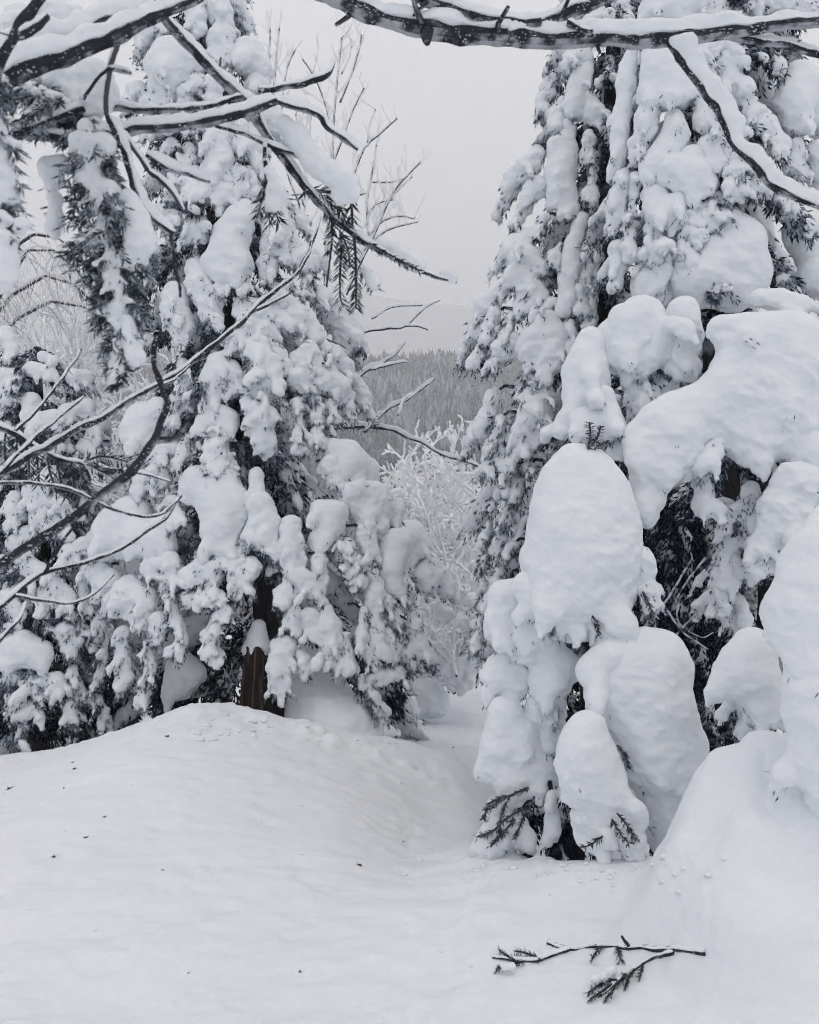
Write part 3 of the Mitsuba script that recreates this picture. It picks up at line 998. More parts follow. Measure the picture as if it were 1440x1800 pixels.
spruce('spruce_tree_009', 'low ragged snowy young spruce with green twig tips showing, left of the white humps', 930, 4.4, 1040,
       [(1040, 30), (1480, 70)], GHOST_D, .0095, trunk_r=.04, seed=10)

cone = [[*at(u, v, y), r / F * y] for u, v, r, y in [(532, 1130, 14, 7.35), (545, 1180, 30, 7.25), (560, 1232, 50, 7.15), (588, 1300, 80, 7.0)]]
prims = [[*cone[i], *cone[min(i + 1, len(cone) - 1)]] for i in range(len(cone))]
put('snow_cone', snow_body(np.array(prims), .016, k=.05, lump=1.1, crumb=.4, seed=4), 'm_ground', True, kind='structure')

top_ = [BANK[i] for i in (0, 1, 6, 7)]
prims = [[*top_[i], *top_[min(i + 1, len(top_) - 1)]] for i in range(len(top_))]
P = np.array(prims)
P[:, [3, 7]] -= .022
put('snow_bank', snow_body(P, .0105, k=.04, lump=1.1, crumb=.35, seed=3, flat_crumb=.15), 'm_snow', True, kind='structure')

# the broken stump at the foot of the left spruce
st = 'broken_stump'
labels[st] = {'label': 'reddish brown broken stump with a snow cap at the foot of the left spruce', 'category': 'stump'}
sy = 7.05
ring = []
g = np.random.default_rng(12)
for v_, r_ in [(1330, 30), (1250, 27), (1200, 25), (1160, 23), (1145, 22)]:
    c = at(449 + (1250 - v_) * .03, v_, sy)
    ang = np.arange(28) * 2 * np.pi / 28
    rr = r_ / F * sy * (1 + .10 * np.sin(ang * 5 + 1) + .07 * np.sin(ang * 11) + .03 * g.normal(size=28))
    p = np.stack([c[0] + np.cos(ang) * rr, c[1] + np.sin(ang) * rr, np.full(28, c[2])], -1)
    if v_ == 1145:
        p[:, 2] += .05 * np.abs(np.sin(ang * 3.5)) + .03 * g.random(28)
    ring.append(p)
scene[st + '__trunk'] = mikit.ply(skin(np.array(ring)), 'm_stump', smooth=40)
capb = [[*at(u, v, sy), r / F * sy] for u, v, r in [(455, 1100, 9), (452, 1118, 13), (455, 1136, 18), (440, 1142, 12), (466, 1145, 12)]]
scene[st + '__snow_cap'] = mikit.ply(snow_body(np.array([[*capb[i], *capb[max(i - 1, 0)]] for i in range(5)]), .012, seed=6, lump=.5), 'm_snow', smooth=True)


# ------------------------------------------------------------------ branches: wood with a ridge of snow on it
def on_snow(u, v, lift=0.0):
    """Where the line of sight of the survey at (u, v) meets the snow."""
    y = np.linspace(2.0, 14, 2400)
    p = np.stack([(u - 720.0) / F * y, y, EYE - (v - 900.0) / F * y], -1)
    k = np.argmax(p[:, 2] - lift <= ground_z(p[:, 0], p[:, 1]))
    return p[k]


def lying(spec, lift):
    """The same points with the distance at which they lie on the snow."""
    q = [[float(x) for x in s.split(',')] for s in spec.split()]
    return ' '.join(f'{s[0]},{s[1]},{s[2]},{on_snow(s[0], s[1], lift)[1]:.4f}' for s in q)


def line3(spec, y0, y1=None):
    """'u,v,r[,y] ...' -> rows x, y, z, radius; the distance runs from y0 to y1 where it is not given."""
    q = [[float(x) for x in s.split(',')] for s in spec.split()]
    n = len(q)
    y1 = y0 if y1 is None else y1
    rows = []
    for i, s in enumerate(q):
        y = s[3] if len(s) > 3 else y0 + (y1 - y0) * i / max(n - 1, 1)
        rows.append([*at(s[0], s[1], y), s[2] / F * y])
    return np.array(rows)


def snow_ridge(line, height, seed, gaps=0.0, lean=0.5, wide=1.15):
    """Snow lying along the top of a branch: a soft ridge of uneven height, tapered at both ends."""
    c, r = line[:, :3], line[:, 3]
    n = len(c)
    _, a, b = frames(c)
    b = b * np.sign(b[:, 2:] + 1e-9)
    up = unit(b * lean + np.array([0, 0, 1 - lean]))
    s = np.concatenate([[0], np.cumsum(np.linalg.norm(np.diff(c, axis=0), axis=1))])
    q = np.stack([s, s * 0 + seed * 3.7, s * 0], -1)
    hgt = height * (0.15 + 1.55 * meshkit.fbm(q / max(height * 3.0, .02), 3, seed))
    if gaps:
        hgt = hgt * gstep(gaps - .12, gaps + .12, meshkit.noise(q / max(height * 6, .05), seed + 3))
    e = np.minimum(s, s[-1] - s)
    hgt = hgt * np.sqrt(np.clip(r / r.max(), .12, 1)) * np.clip(e / max(height * .8, 1e-4), 0, 1) ** .5 + 2e-4
    m = 14
    ang = np.arange(m) * 2 * np.pi / m
    x = np.cos(ang)[None, :, None] * (r * .92 * wide + hgt * .16)[:, None, None]
    top = np.where(np.sin(ang) > 0, np.sin(ang) ** .75 if False else np.abs(np.sin(ang)) ** .75, 0)[None, :, None] * (hgt + r * .55)[:, None, None]
    bot = np.where(np.sin(ang) < 0, np.sin(ang), 0)[None, :, None] * (r * .25)[:, None, None]
    v, f = skin(c[:, None] + a[:, None] * x + up[:, None] * (top + bot) + up[:, None] * (r * .45)[:, None, None])
    nn = vertex_normals(v, f)
    sc = max(height, .004)
    v = v + nn * ((meshkit.fbm(v / (sc * 1.6), 2, seed + 1) - .5) * sc * .6 + (meshkit.fbm(v / .006, 2, seed + 2) - .5) * .0016)[:, None]
    return v, f


def branch(thing, name, spec, y0, y1=None, snow=0.0, seed=0, step=.008, sides=9, gaps=0.0, rough=.10, parent=None, lean=.5, wide=1.15, bsdf='m_bark'):
    key = part_key(parent or thing, name)
    ln = sample_line(line3(spec, y0, y1), step)
    if thing == 'bare_tree_002':
        ln[:, 3] *= .8
        snow *= .55
    rm, g = ln[:, 3].max(), np.random.default_rng(seed + 4000)
    q = ln[:, :3] / (rm * 7)
    kink = np.stack([meshkit.fbm(q + 3.1 * a, 2, seed + a) - .5 for a in range(3)], -1)
    ln[:, :3] += kink * rm * 1.5
    ln[:, 3] *= .82 + .55 * meshkit.fbm(ln[:, :3] / (rm * 2.6), 2, seed + 8) ** 1.5
    wood = [tube(ln[:, :3], ln[:, 3], sides, rough * 1.8, seed)]
    for i in np.nonzero(g.random(len(ln)) < .055 * step / .008)[0]:           # spurs and buds
        r_ = ln[i, 3]
        d_ = unit(g.normal(size=3) * [1, .6, 1] + [0, 0, .3])
        L_ = g.uniform(1.5, 4.5) * max(r_, .0035)
        s_ = np.array([ln[i, :3] + d_ * L_ * t for t in (0, .5, 1)]) + g.normal(size=(3, 3)) * L_ * .06
        wood.append(tube(s_, np.array([.38, .28, .2]) * max(r_, .003), 5, .2, seed))
    scene[key] = mikit.ply(join(wood), bsdf, smooth=True)
    if snow:
        sk = part_key(parent or thing, 'snow') if parent else key + '__snow'
        scene[sk] = mikit.ply(snow_ridge(ln, snow / F * (y0 + (y1 or y0)) / 2, seed + 11, gaps, lean, wide), 'm_snow', smooth=True)
    return key, ln


bt = 'bare_tree'
labels[bt] = {'label': 'leafless tree reaching dark snow-lined limbs across the top right of the view', 'category': 'tree'}
branch(bt, 'limb', '1560,20,8 1500,30,9 1440,38,9 1360,46,10 1280,58,11 1180,70,13 1080,68,14 1000,68,15 900,63,16 800,58,17 750,52,17 700,38,15 640,16,15 560,-18,15 480,-60,16', 1.7, 1.6, 22, 1)
branch(bt, 'limb', '1180,74,10 1215,125,9 1260,190,8 1300,255,8 1350,315,7 1400,350,6 1470,380,5', 1.66, 1.5, 21, 2, lean=.8)
branch(bt, 'limb', '1270,62,7 1340,74,6 1400,86,6 1470,108,5', 1.68, 1.75, 11, 3)
branch(bt, 'limb', '895,62,11 950,42,11 1010,20,11 1070,-8,10 1120,-40,9', 1.63, 1.7, 8, 4)
branch(bt, 'limb', '955,40,9 900,38,9 850,30,10 800,14,10 740,-8,11 690,-40,11', 1.64, 1.6, 16, 5)
branch(bt, 'limb', '1000,40,6 1020,50,6 1040,56,5', 1.63, 1.6, 3, 6)
branch(bt, 'stub', '750,55,12 751,66,11 752,74,6', 1.6, 1.58, 0, 7)
b2 = 'bare_tree_001'
labels[b2] = {'label': 'leafless tree with a thick snow-topped limb crossing the top left corner', 'category': 'tree'}
branch(b2, 'limb', '-70,180,20 -10,152,18 50,128,17 110,105,16 160,82,15 210,57,13 260,32,11 310,12,9 360,-14,8 420,-50,7', 1.05, 1.25, 20, 8)
branch(b2, 'limb', '-40,140,13 30,98,12 90,75,11 150,52,10 210,28,9 270,12,8', 1.10, 1.28, 34, 9)
branch(b2, 'limb', '-20,190,8 0,115,8 25,65,8 52,30,9 75,-15,9', .98, 1.0, 0, 10)
branch(b2, 'limb', '25,66,8 50,56,8 72,45,7 84,28,7', .99, 1.0, 5, 11)
branch(b2, 'limb', '-60,256,10 0,243,9 40,234,9 80,240,9 130,247,9 200,238,9 260,226,8 340,214,8 400,204,8 450,190,8 488,174,7', 1.25, 1.35, 13, 12)
branch(b2, 'limb', '38,232,8 90,214,8 140,195,8 180,189,8 230,193,6 300,193,5 350,188,4 390,180,4 425,170,3', 1.26, 1.4, 9, 13)
branch(b2, 'twig', '310,194,4 322,202,3 332,209,3', 1.36, 1.34, 2, 14)
branch(b2, 'twig', '209,58,4 205,85,4 195,118,4 188,160,4 187,200,4 205,226,4 235,262,4 262,300,3.5 285,318,3.5 322,368,3', 1.2, 1.3, 6, 15, lean=.8, bsdf='m_twig')
branch(b2, 'twig', '194,120,4 210,124,4 230,130,3', 1.21, 1.2, 5, 16)
branch(b2, 'twig', '192,118,3 170,140,3 146,174,3', 1.21, 1.22, 1.5, 17)
branch(b2, 'twig', '190,205,5 212,250,5 226,300,5 236,335,5 256,368,4 280,394,4 305,408,3 300,414,3', 1.24, 1.3, 14, 18, lean=.9)
branch(b2, 'twig', '300,412,3 304,440,3 312,480,3 317,522,2', 1.3, 1.3, 0, 19)
branch(b2, 'twig', '258,272,4 285,292,5 310,302,5 340,308,4 368,318,3', 1.3, 1.36, 16, 20)
b3 = 'bare_tree_002'
labels[b3] = {'label': 'leafless tree sending thin dark twigs in from the left edge, mid height', 'category': 'tree'}
branch(b3, 'limb', '-60,862,10 0,832,9 60,796,9 110,769,9 180,731,8 240,696,7 290,668,6 340,635,6 400,586,6 440,546,5.5 480,511,5 520,482,4.5 545,436,4 563,378,3', 1.5, 1.9, 3.5, 21, gaps=.35)
branch(b3, 'twig', '428,554,4 455,543,4 482,530,3.5 508,516,3', 1.77, 1.82, 4, 22)
branch(b3, 'twig', '284,676,3 305,668,3 335,642,2.5', 1.6, 1.65, 2, 23)
branch(b3, 'limb', '-80,1030,12 -10,1000,11 60,955,10.5 120,914,10 180,871,9.5 230,826,9.5 265,784,8.5 285,746,7.5 295,712,7.5 282,682,6.5 271,645,6 270,612,6 276,594,4.5', 1.25, 1.35, 0, 24)
branch(b3, 'stub', '276,776,8 300,771,7.5 322,762,6', 1.31, 1.3, 0, 25)
branch(b3, 'twig', '-40,846,5 0,848,5 60,850,4.5 100,854,4.5 150,871,4 200,896,4 250,908,3.5 282,904,3 302,888,3 320,868,2', 1.4, 1.6, 1.5, 26, gaps=.4)
branch(b3, 'limb', '-40,1085,8 0,1064,8 40,1030,7 80,1004,6 160,985,5 220,960,4.5 280,918,4 320,869,3', 1.35, 1.6, 2, 27, gaps=.4)
branch(b3, 'twig', '28,1046,4 80,1056,4 130,1060,3 170,1040,3 200,1008,2.5', 1.4, 1.5, 2.5, 28)
branch(b3, 'twig', '-30,1150,5 0,1125,5 35,1086,4 46,1058,3', 1.3, 1.35, 3, 29)
branch(b3, 'twig', '80,1005,4 100,970,4 120,940,3 136,918,2.5', 1.42, 1.5, 0, 30)
branch(b3, 'twig', '28,757,4 60,725,4 90,688,3.5 120,650,3 142,613,2.5', 1.5, 1.6, 1.5, 31)
branch(b3, 'twig', '-10,838,5 40,790,5 80,751,4.5 110,728,4 146,698,3', 1.45, 1.6, 2, 32)


# ------------------------------------------------------------------ fir twigs close to the viewer
def fir_needles(ln, rng, length=.026, width=.0036, pitch=.0030, droop=.35, flat=.8):
    c = ln[:, :3]
    s = np.concatenate([[0], np.cumsum(np.linalg.norm(np.diff(c, axis=0), axis=1))])
    n = max(4, int(s[-1] / pitch))
    t = np.sort(rng.random(n)) * s[-1]
    p = np.stack([np.interp(t, s, c[:, k]) for k in range(3)], -1)
    tg = unit(np.gradient(c, axis=0))
    d = np.stack([np.interp(t, s, tg[:, k]) for k in range(3)], -1)
    a = unit(np.cross(d, [0, 1.0, 0.15]))
    sd = np.where(np.arange(n) % 2 == 0, 1.0, -1.0)[:, None]
    o = unit(a * sd * flat + rng.normal(size=(n, 3)) * .28)
    nd = unit(d * .62 + o * .85 + np.array([0, 0, -droop]))
    m = blades(p, nd, length * rng.uniform(.7, 1.1, n), width, rng)
    m2 = blades(p, nd + rng.normal(size=(n, 3)) * .02, length * rng.uniform(.7, 1.1, n), width, rng)
    return join([m, m2])


def fir_twig(parent, spec, y0, y1=None, seed=0, snow=0, **kw):
    g = np.random.default_rng(seed + 500)
    key = part_key(parent, 'twig')
    ln = sample_line(line3(spec, y0, y1), .006)
    scene[key] = mikit.ply(tube(ln[:, :3], ln[:, 3], 6, .1, seed), 'm_bark', smooth=True)
    scene[key + '__needles'] = mikit.ply(fir_needles(ln, g, **kw), 'm_fir')
    if snow:
        scene[key + '__snow'] = mikit.ply(snow_ridge(ln, snow / F * y0, seed, 0, .6), 'm_snow', smooth=True)
    return ln


def fir_tone(p, n, uv):
    t = smoothstep(0.50, 0.80, noise(p.x * 90, p.y * 90, p.z * 90) * .7 + noise(p.x * 300, p.y * 300, p.z * 300) * .3)
    return mix((0.030, 0.042, 0.052), (0.42, 0.48, 0.54), t * 0.75)


def fir_frost_tone(p, n, uv):
    t = smoothstep(0.36, 0.70, noise(p.x * 60, p.y * 60, p.z * 60) * .6 + noise(p.x * 260, p.y * 260, p.z * 260) * .4)
    return mix((0.035, 0.047, 0.060), (0.46, 0.51, 0.58), t * 0.85)


scene['m_fir_frost'] = {'type': 'twosided', 'bsdf': {'type': 'diffuse', 'reflectance': mikit.proc(fir_frost_tone)}}
scene['m_fir'] = {'type': 'twosided', 'bsdf': {'type': 'diffuse', 'reflectance': mikit.proc(fir_tone)}}


def hanging_bough(key, label, spine, y0, seed, snow_balls, density=1.0, spread=1.0, category='branch', frosted_share=.6):
    """A drooping fir bough close by: a stem, side twigs thick with needles, and patches of snow caught in it. spine: 'u,v,halfwidth ...'."""
    g = np.random.default_rng(seed)
    labels[key] = {'label': label, 'category': category}
    q = np.array([[float(x) for x in s.split(',')] for s in spine.split()])
    ln = sample_line(np.array([[*at(u, v, y0), w / F * y0] for u, v, w in q]), .01)
    n = len(ln)
    scene[key + '__stem'] = mikit.ply(tube(ln[:, :3], np.linspace(.004, .0015, n), 6, .1, seed), 'm_bark', smooth=True)
    bl, tw, frost = [], [], []
    for i in range(0, n):
        for _ in range(g.poisson(3.6 * density)):
            w = ln[i, 3] * spread
            az = g.choice([0, np.pi]) + g.normal() * .8
            d = unit([np.cos(az), .55 * np.sin(az), -.45 + g.normal() * .25])
            L = w * g.uniform(.6, 1.35)
            p = np.array([ln[i, :3] + d * L * t + np.array([0, 0, -.35 * L * t * t]) for t in (0, .35, .7, 1)])
            l2 = sample_line(np.c_[p, [.0012, .001, .0008, .0006]], .006)
            tw.append(tube(l2[:, :3], l2[:, 3], 4))
            if g.random() < frosted_share:
                e_ = p[2] + g.normal(size=3) * .002
                rr_ = g.uniform(.0035, .0075)
                frost.append([*(p[0] + [0, 0, rr_ * .5]), rr_, *(e_ + [0, 0, rr_ * .7]), rr_ * .8])
            bl.append(fir_needles(l2, g, length=.018, width=.0034, pitch=.0024, droop=.5, flat=.6))
    scene[key + '__twigs'] = mikit.ply(join(tw), 'm_bark', smooth=True)
    labels[key + '__twigs'] = {'kind': 'stuff'}
    scene[key + '__needles'] = mikit.ply(join(bl), 'm_fir_frost')
    labels[key + '__needles'] = {'kind': 'stuff'}
    fk = part_key(key, 'rime')
    scene[fk] = mikit.ply(snow_body(np.array(frost), .0042, k=.003, lump=1.0, crumb=1.4, seed=seed, fine=.16, whole=False), 'm_snow', smooth=True)
    labels[fk] = {'kind': 'stuff'}
    for k, grp in enumerate(snow_balls):
        b = [[*at(u, v, y0 - dy), r / F * y0] for u, v, r, dy in grp]
        pr = np.array([[*b[i], *b[min(i + 1, len(b) - 1)]] for i in range(len(b))])
        extra = []
        for q_ in b:
            for _ in range(9):
                w_ = unit(g.normal(size=3) + [0, 0, -.3])
                extra.append([*(np.array(q_[:3]) + w_ * q_[3] * .7), q_[3] * g.uniform(.25, .5), *(np.array(q_[:3]) + w_ * q_[3] * g.uniform(.8, 1.2) + [0, 0, -.3 * q_[3]]), q_[3] * g.uniform(.15, .35)])
        v, f = snow_body(np.vstack([pr, extra]), .0038, k=.005, squash=.8, lump=1.0, crumb=1.1, seed=seed + k, fine=.22)
        scene[part_key(key, 'snow')] = mikit.ply((v, f), 'm_snow', smooth=True)
    return key


hanging_bough('fir_bough', 'shaggy dark fir bough hanging down the left side with a white snow patch', '150,225,20 165,260,40 175,320,58 185,380,66 195,430,62 205,490,44 208,540,38 205,590,26 203,640,18 200,668,8', 1.25, 41,
              [[(225, 350, 12, 0), (240, 385, 18, 0), (250, 425, 22, 0), (235, 452, 17, 0)], [(165, 300, 9, 0), (172, 335, 10, 0), (170, 360, 7, 0)],
               [(140, 255, 13, 0), (185, 250, 12, 0)], [(225, 570, 8, 0), (232, 600, 9, 0), (240, 630, 6, 0)]], density=1.9, frosted_share=.38)
hanging_bough('fir_bough_001', 'dark fir bough hanging at the very left edge above a lump of snow', '-20,120,40 -5,200,46 5,260,38 8,320,34 6,370,30 2,410,22', 1.05, 42,
              [[(5, 430, 16, 0), (4, 465, 20, 0), (2, 490, 13, 0)], [(-10, 230, 18, 0), (-5, 280, 15, 0)], [(40, 395, 7, 0)]], frosted_share=.35)
hanging_bough('fir_bough_002', 'snow-choked fir bough in deep shade under the thick limb at top left', '10,110,44 50,150,60 100,180,66 150,205,56 180,230,34', 1.3, 43,
              [[(100, 130, 28, -.02), (140, 160, 30, -.02), (165, 130, 24, -.02)], [(120, 40, 30, -.1), (90, 20, 34, -.1), (110, 80, 28, -.1)], [(40, 40, 30, -.05), (20, 90, 30, -.05)],
               [(165, 175, 22, 0), (185, 160, 16, 0)], [(60, 110, 20, -.02), (40, 140, 24, -.02)]], density=1.3, frosted_share=.3)
hanging_bough('fir_twig_cluster', 'small twig hung with snow against the sky, left of the shaggy bough', '76,284,14 84,310,10 92,345,8 98,380,10 97,408,8', 1.3, 44,
              [[(82, 290, 9, 0), (104, 285, 9, 0), (94, 315, 6, 0)], [(97, 350, 5, 0), (99, 380, 7, 0), (94, 402, 6, 0)]], density=.25)

fb = 'fir_bough_003'
labels[fb] = {'label': 'long dark fir bough slanting from upper left to a bare snowy tip against the sky', 'category': 'branch'}
branch(fb, 'stem', '268,4,9 300,48,8.5 340,90,8 375,130,8 420,164,8 445,185,8 452,210,7.5 470,242,7 500,282,7 540,334,6.5 580,380,6 630,417,5 700,460,3.5 745,478,3 805,497,2', 1.35, 1.7, 12, 45, lean=.75, wide=1.0, gaps=.12)
branch(fb, 'side_twig', '455,158,5 490,156,5 530,147,5 568,135,5 580,122,4.5 588,104,4', 1.5, 1.55, 5, 46)
branch(fb, 'side_twig', '485,178,4 520,190,4 560,204,4 575,222,4 600,240,4 630,262,3', 1.5, 1.55, 15, 47)
branch(fb, 'side_twig', '380,222,3 430,237,3.5 470,254,4 510,268,3.5 560,274,2.5', 1.5, 1.55, 7, 48)
branch(fb, 'side_twig', '538,265,2.5 548,290,2.5 552,300,2 566,302,2', 1.55, 1.55, 0, 49)
branch(fb, 'side_twig', '467,250,3.5 466,290,3.5 472,330,3 490,375,2.5', 1.5, 1.5, 4, 50, lean=.9)
branch(fb, 'side_twig', '584,390,2.5 582,440,2 574,505,1.5', 1.6, 1.6, 0, 51)
for i, (sp, yy, kw) in enumerate([
        ('599,408,3 600,440,2.5 598,480,2.2 598,520,1.8 604,540,1', 1.6, {}), ('622,412,3 625,450,2.5 626,500,2.5 626,543,1.5', 1.58, {}),
        ('614,330,2.5 618,360,2.5 620,400,2', 1.6, {}), ('543,334,3 580,338,3 628,346,2', 1.58, {}), ('584,385,2.5 584,410,2 583,440,1.5', 1.6, {}),
        ('560,350,2 575,370,2 590,400,1.5', 1.6, {}), ('548,340,2 570,350,2 600,372,1.5', 1.6, {}), ('575,345,2 596,362,2 610,395,1.5', 1.6, {}),
        ('632,470,2 645,485,2 660,508,1.5', 1.6, {}), ('648,428,3 690,452,3 738,476,2', 1.62, {'length': .015}), ('600,410,2 612,440,2 615,470,1.5', 1.59, {}),
        ('466,320,2 462,345,2 452,385,1.5', 1.5, {}), ('470,325,2 476,355,2 492,392,1.5', 1.5, {}), ('468,330,2 470,360,2 475,395,1.5', 1.5, {}),
        ('540,330,2 530,345,2 522,352,1.5', 1.58, {})]):
    fir_twig(fb, sp, yy, seed=60 + i, **kw)
for k, grp in enumerate([[(500, 218, 16), (520, 243, 19), (545, 272, 17), (560, 292, 18), (585, 304, 20), (608, 320, 18), (616, 342, 12), (597, 346, 12)], [(612, 330, 13), (600, 322, 14)], [(640, 476, 8), (652, 486, 9), (658, 498, 8)],
                         [(668, 428, 9), (690, 438, 12), (715, 455, 12), (738, 468, 9)], [(778, 480, 7), (795, 486, 8)], [(475, 300, 10), (485, 335, 12), (480, 360, 10)]]):
    yk = [1.53, 1.56, 1.6, 1.66, 1.695, 1.5][k]
    b = [[*at(u, v, yk), r / F * yk] for u, v, r in grp]
    pr = np.array([[*b[i], *b[min(i + 1, len(b) - 1)]] for i in range(len(b))])
    scene[part_key(fb, 'snow')] = mikit.ply(snow_body(pr, .0042, k=.006, squash=.7, lump=.8, crumb=.7, seed=70 + k, fine=.22), 'm_snow', smooth=True)
fb = 'fir_bough_004'
labels[fb] = {'label': 'flat fir spray with comb-like needles low at the left edge', 'category': 'branch'}
branch(fb, 'stem', '-60,730,7 -10,748,7 25,762,6 52,776,5.5 90,800,5 120,812,4.5 148,818,3.5 160,845,2.5', 1.7, 1.8, 3, 90, gaps=.4)
branch(fb, 'side_twig', '115,808,3 160,818,3 220,828,3 260,835,2.5 300,846,2', 1.78, 1.85, 4, 91, gaps=.3)
for i, sp in enumerate(['62,782,2 66,815,2 70,850,1.5', '82,795,2 88,830,2 100,868,1.5', '100,805,2 106,840,2 118,872,1.5', '125,812,2 128,838,2 135,868,1.5', '30,768,2 30,800,2 40,845,1.5',
                        '45,775,2 50,805,2 52,838,1.5', '148,812,2 180,802,2 225,812,1.5', '160,820,2 190,832,2 222,830,1.5', '68,776,2 85,762,2 100,775,1.5', '10,760,2 8,790,2 12,830,1.5', '140,818,2 150,850,2 168,880,1.5']):
    fir_twig(fb, sp, 1.75, seed=100 + i, length=.03)

# the broken twig lying on the snow at the lower right
ft = 'fallen_twig'
labels[ft] = {'label': 'broken fir twig with snow and a few needles lying on the snow at lower right', 'category': 'twig'}
branch(ft, 'stem', lying('1240,1674,5.5 1195,1671,5 1150,1668,4.6 1100,1664,4.4 1040,1664,4 1000,1666,4.5 962,1657,4.5', .005), 2.8, 2.8, 2.0, 110, step=.012, gaps=.5)
branch(ft, 'side_twig', lying('1000,1667,4.5 970,1678,4 940,1690,4 910,1686,3 866,1682,3', .006), 2.8, 2.8, 2.2, 111, step=.012, gaps=.45)
branch(ft, 'side_twig', lying('1185,1674,4.5 1150,1684,4 1110,1706,4 1080,1728,3.5 1055,1748,3', .006), 2.75, 2.75, 2, 112, step=.012, gaps=.45)
branch(ft, 'stub', '1105,1664,3,2.86 1098,1654,3,2.86 1093,1646,2,2.86', 2.86, 2.86, 0, 113)
for i, sp in enumerate(['905,1688,2 890,1680,2 878,1670,1.5', '925,1690,2 900,1695,2 872,1704,1.5', '1075,1730,2 1060,1742,2 1038,1756,1.5', '1100,1712,2 1080,1738,2 1065,1755,1.5', '1085,1722,2 1060,1728,2 1035,1745,1.5',
                        '1060,1664,2 1050,1672,2 1040,1685,1', '1085,1664,2 1088,1675,2 1092,1690,1', '1115,1704,2 1105,1720,2 1098,1738,1.5', '1130,1696,2 1128,1706,2 1122,1718,1', '950,1686,2 925,1676,2 905,1672,1.5']):
    fir_twig(ft, lying(sp, .016), 2.8, seed=120 + i, length=.026, width=.0030, pitch=.0022)
for k, grp in enumerate([[(1045, 1722, 7), (1062, 1714, 8), (1078, 1706, 7)], [(885, 1700, 6), (900, 1698, 6)]]):
    b = [[*on_snow(u, v, .03), r / F * 2.74] for u, v, r in grp]
    scene[part_key(ft, 'snow')] = mikit.ply(snow_body(np.array([[*b[i], *b[min(i + 1, len(b) - 1)]] for i in range(len(b))]), .005, k=.008, lump=1.0, crumb=1.0, seed=9 + k, fine=.3), 'm_snow', smooth=True)

# twig tips that stick out of the buried young spruces, and dead twigs in the dark hollow
for par, sp, yy in [('spruce_tree_009', '930,1385,3 895,1400,2.5 862,1412,2 850,1440,1.5', 4.02), ('spruce_tree_009', '925,1420,2.5 890,1440,2 865,1462,2 838,1472,1.5', 4.0), ('spruce_tree_009', '905,1440,2 880,1470,2 862,1488,1.5', 3.98),
                    ('spruce_tree_009', '890,1410,2 880,1440,2 878,1470,1.5', 4.0), ('spruce_tree_009', '880,1400,2 866,1420,1.5 852,1424,1', 4.02), ('spruce_tree_009', '940,1400,2 920,1440,2 905,1475,1.5', 3.98),
                    ('spruce_tree_006', '1035,790,2.5 1038,765,2 1036,742,1.5', 4.0), ('spruce_tree_006', '1040,785,2 1052,765,2 1056,748,1.5', 4.0), ('spruce_tree_006', '1045,790,2 1062,778,2 1078,782,1.5', 4.0),
                    ('spruce_tree_006', '1130,1040,2 1142,1065,2 1148,1092,1.5', 3.95), ('spruce_tree_006', '1040,1080,2 1050,1098,2 1052,1118,1.5', 3.9), ('spruce_tree_006', '980,1085,2 972,1102,2 970,1120,1.5', 3.92),
                    ('spruce_tree_008', '1075,1440,2 1090,1465,2 1105,1482,1.5', 3.60), ('spruce_tree_008', '1060,1470,2 1040,1484,1.5 1025,1490,1', 3.62), ('spruce_tree_008', '1085,1430,2 1102,1450,2 1118,1478,1.5', 3.60),
                    ('spruce_tree_007', '1205,1440,2 1218,1465,2 1222,1490,1.5', 3.85), ('spruce_tree_007', '1085,1310,2 1100,1330,2 1106,1352,1.5', 3.72)]:
    fir_twig(par, sp, yy, seed=300 + len(scene) % 97, length=.032, width=.0062, pitch=.0042)
g = np.random.default_rng(77)
for sp in ['1150,1085,2 1185,1035,2 1215,985,1.5', '1240,980,2 1208,1022,1.5 1185,1062,1.2', '1165,1060,2 1200,1110,1.8 1245,1142,1.2', '1222,1080,1.8 1185,1122,1.5 1160,1172,1.2', '1195,1050,1.5 1190,1085,1.5 1202,1105,1', '1210,1110,1.5 1235,1120,1.2 1255,1112,1']:
    branch('spruce_tree_004', 'twig', sp, 4.72, 4.66, 0, 600 + len(scene) % 89, step=.02, sides=5, bsdf='m_frost')
for _ in range(16):
    u, v = g.uniform(1225, 1280), g.uniform(1285, 1370)
    a, L = g.uniform(0, 6.3), g.uniform(18, 38)
    branch('spruce_tree_004', 'twig', f'{u:.0f},{v:.0f},1.8 {u + L * .5 * math.cos(a):.0f},{v + L * .5 * math.sin(a):.0f},1.5 {u + L * math.cos(a + .3):.0f},{v + L * math.sin(a + .3):.0f},1', 4.2, 4.3, 0, 700 + len(scene) % 89, step=.02, sides=5, bsdf='m_twig')

# ------------------------------------------------------------------ frosted bushes and leafless trees in the gap
def grow(o, d, length, radius, depth, g, bend=.25, kids=4, up=.25, out=None, spread=.75, droop=0.0):
    """Rows of polylines (points, radii) of a branching shoot."""
    out = [] if out is None else out
    n = 5
    p, dd, pts = np.array(o, float), unit(d), [np.array(o, float)]
    for i in range(n):
        dd = unit(dd + g.normal(size=3) * bend * .5 + np.array([0, 0, up * .25 - droop * (i / n)]))
        p = p + dd * length / n
        pts.append(p.copy())
    rr = np.linspace(radius, radius * .45, n + 1)
    out.append((np.array(pts), rr))
    if depth > 0:
        for _ in range(kids):
            i = g.integers(1, n + 1)
            s = unit(np.cross(dd, g.normal(size=3)))
            grow(pts[i], unit(dd * .8 + s * spread * g.uniform(.6, 1.3)), length * g.uniform(.36, .6), rr[i] * .7, depth - 1, g, bend, kids, up, out, spread, droop)
    return out


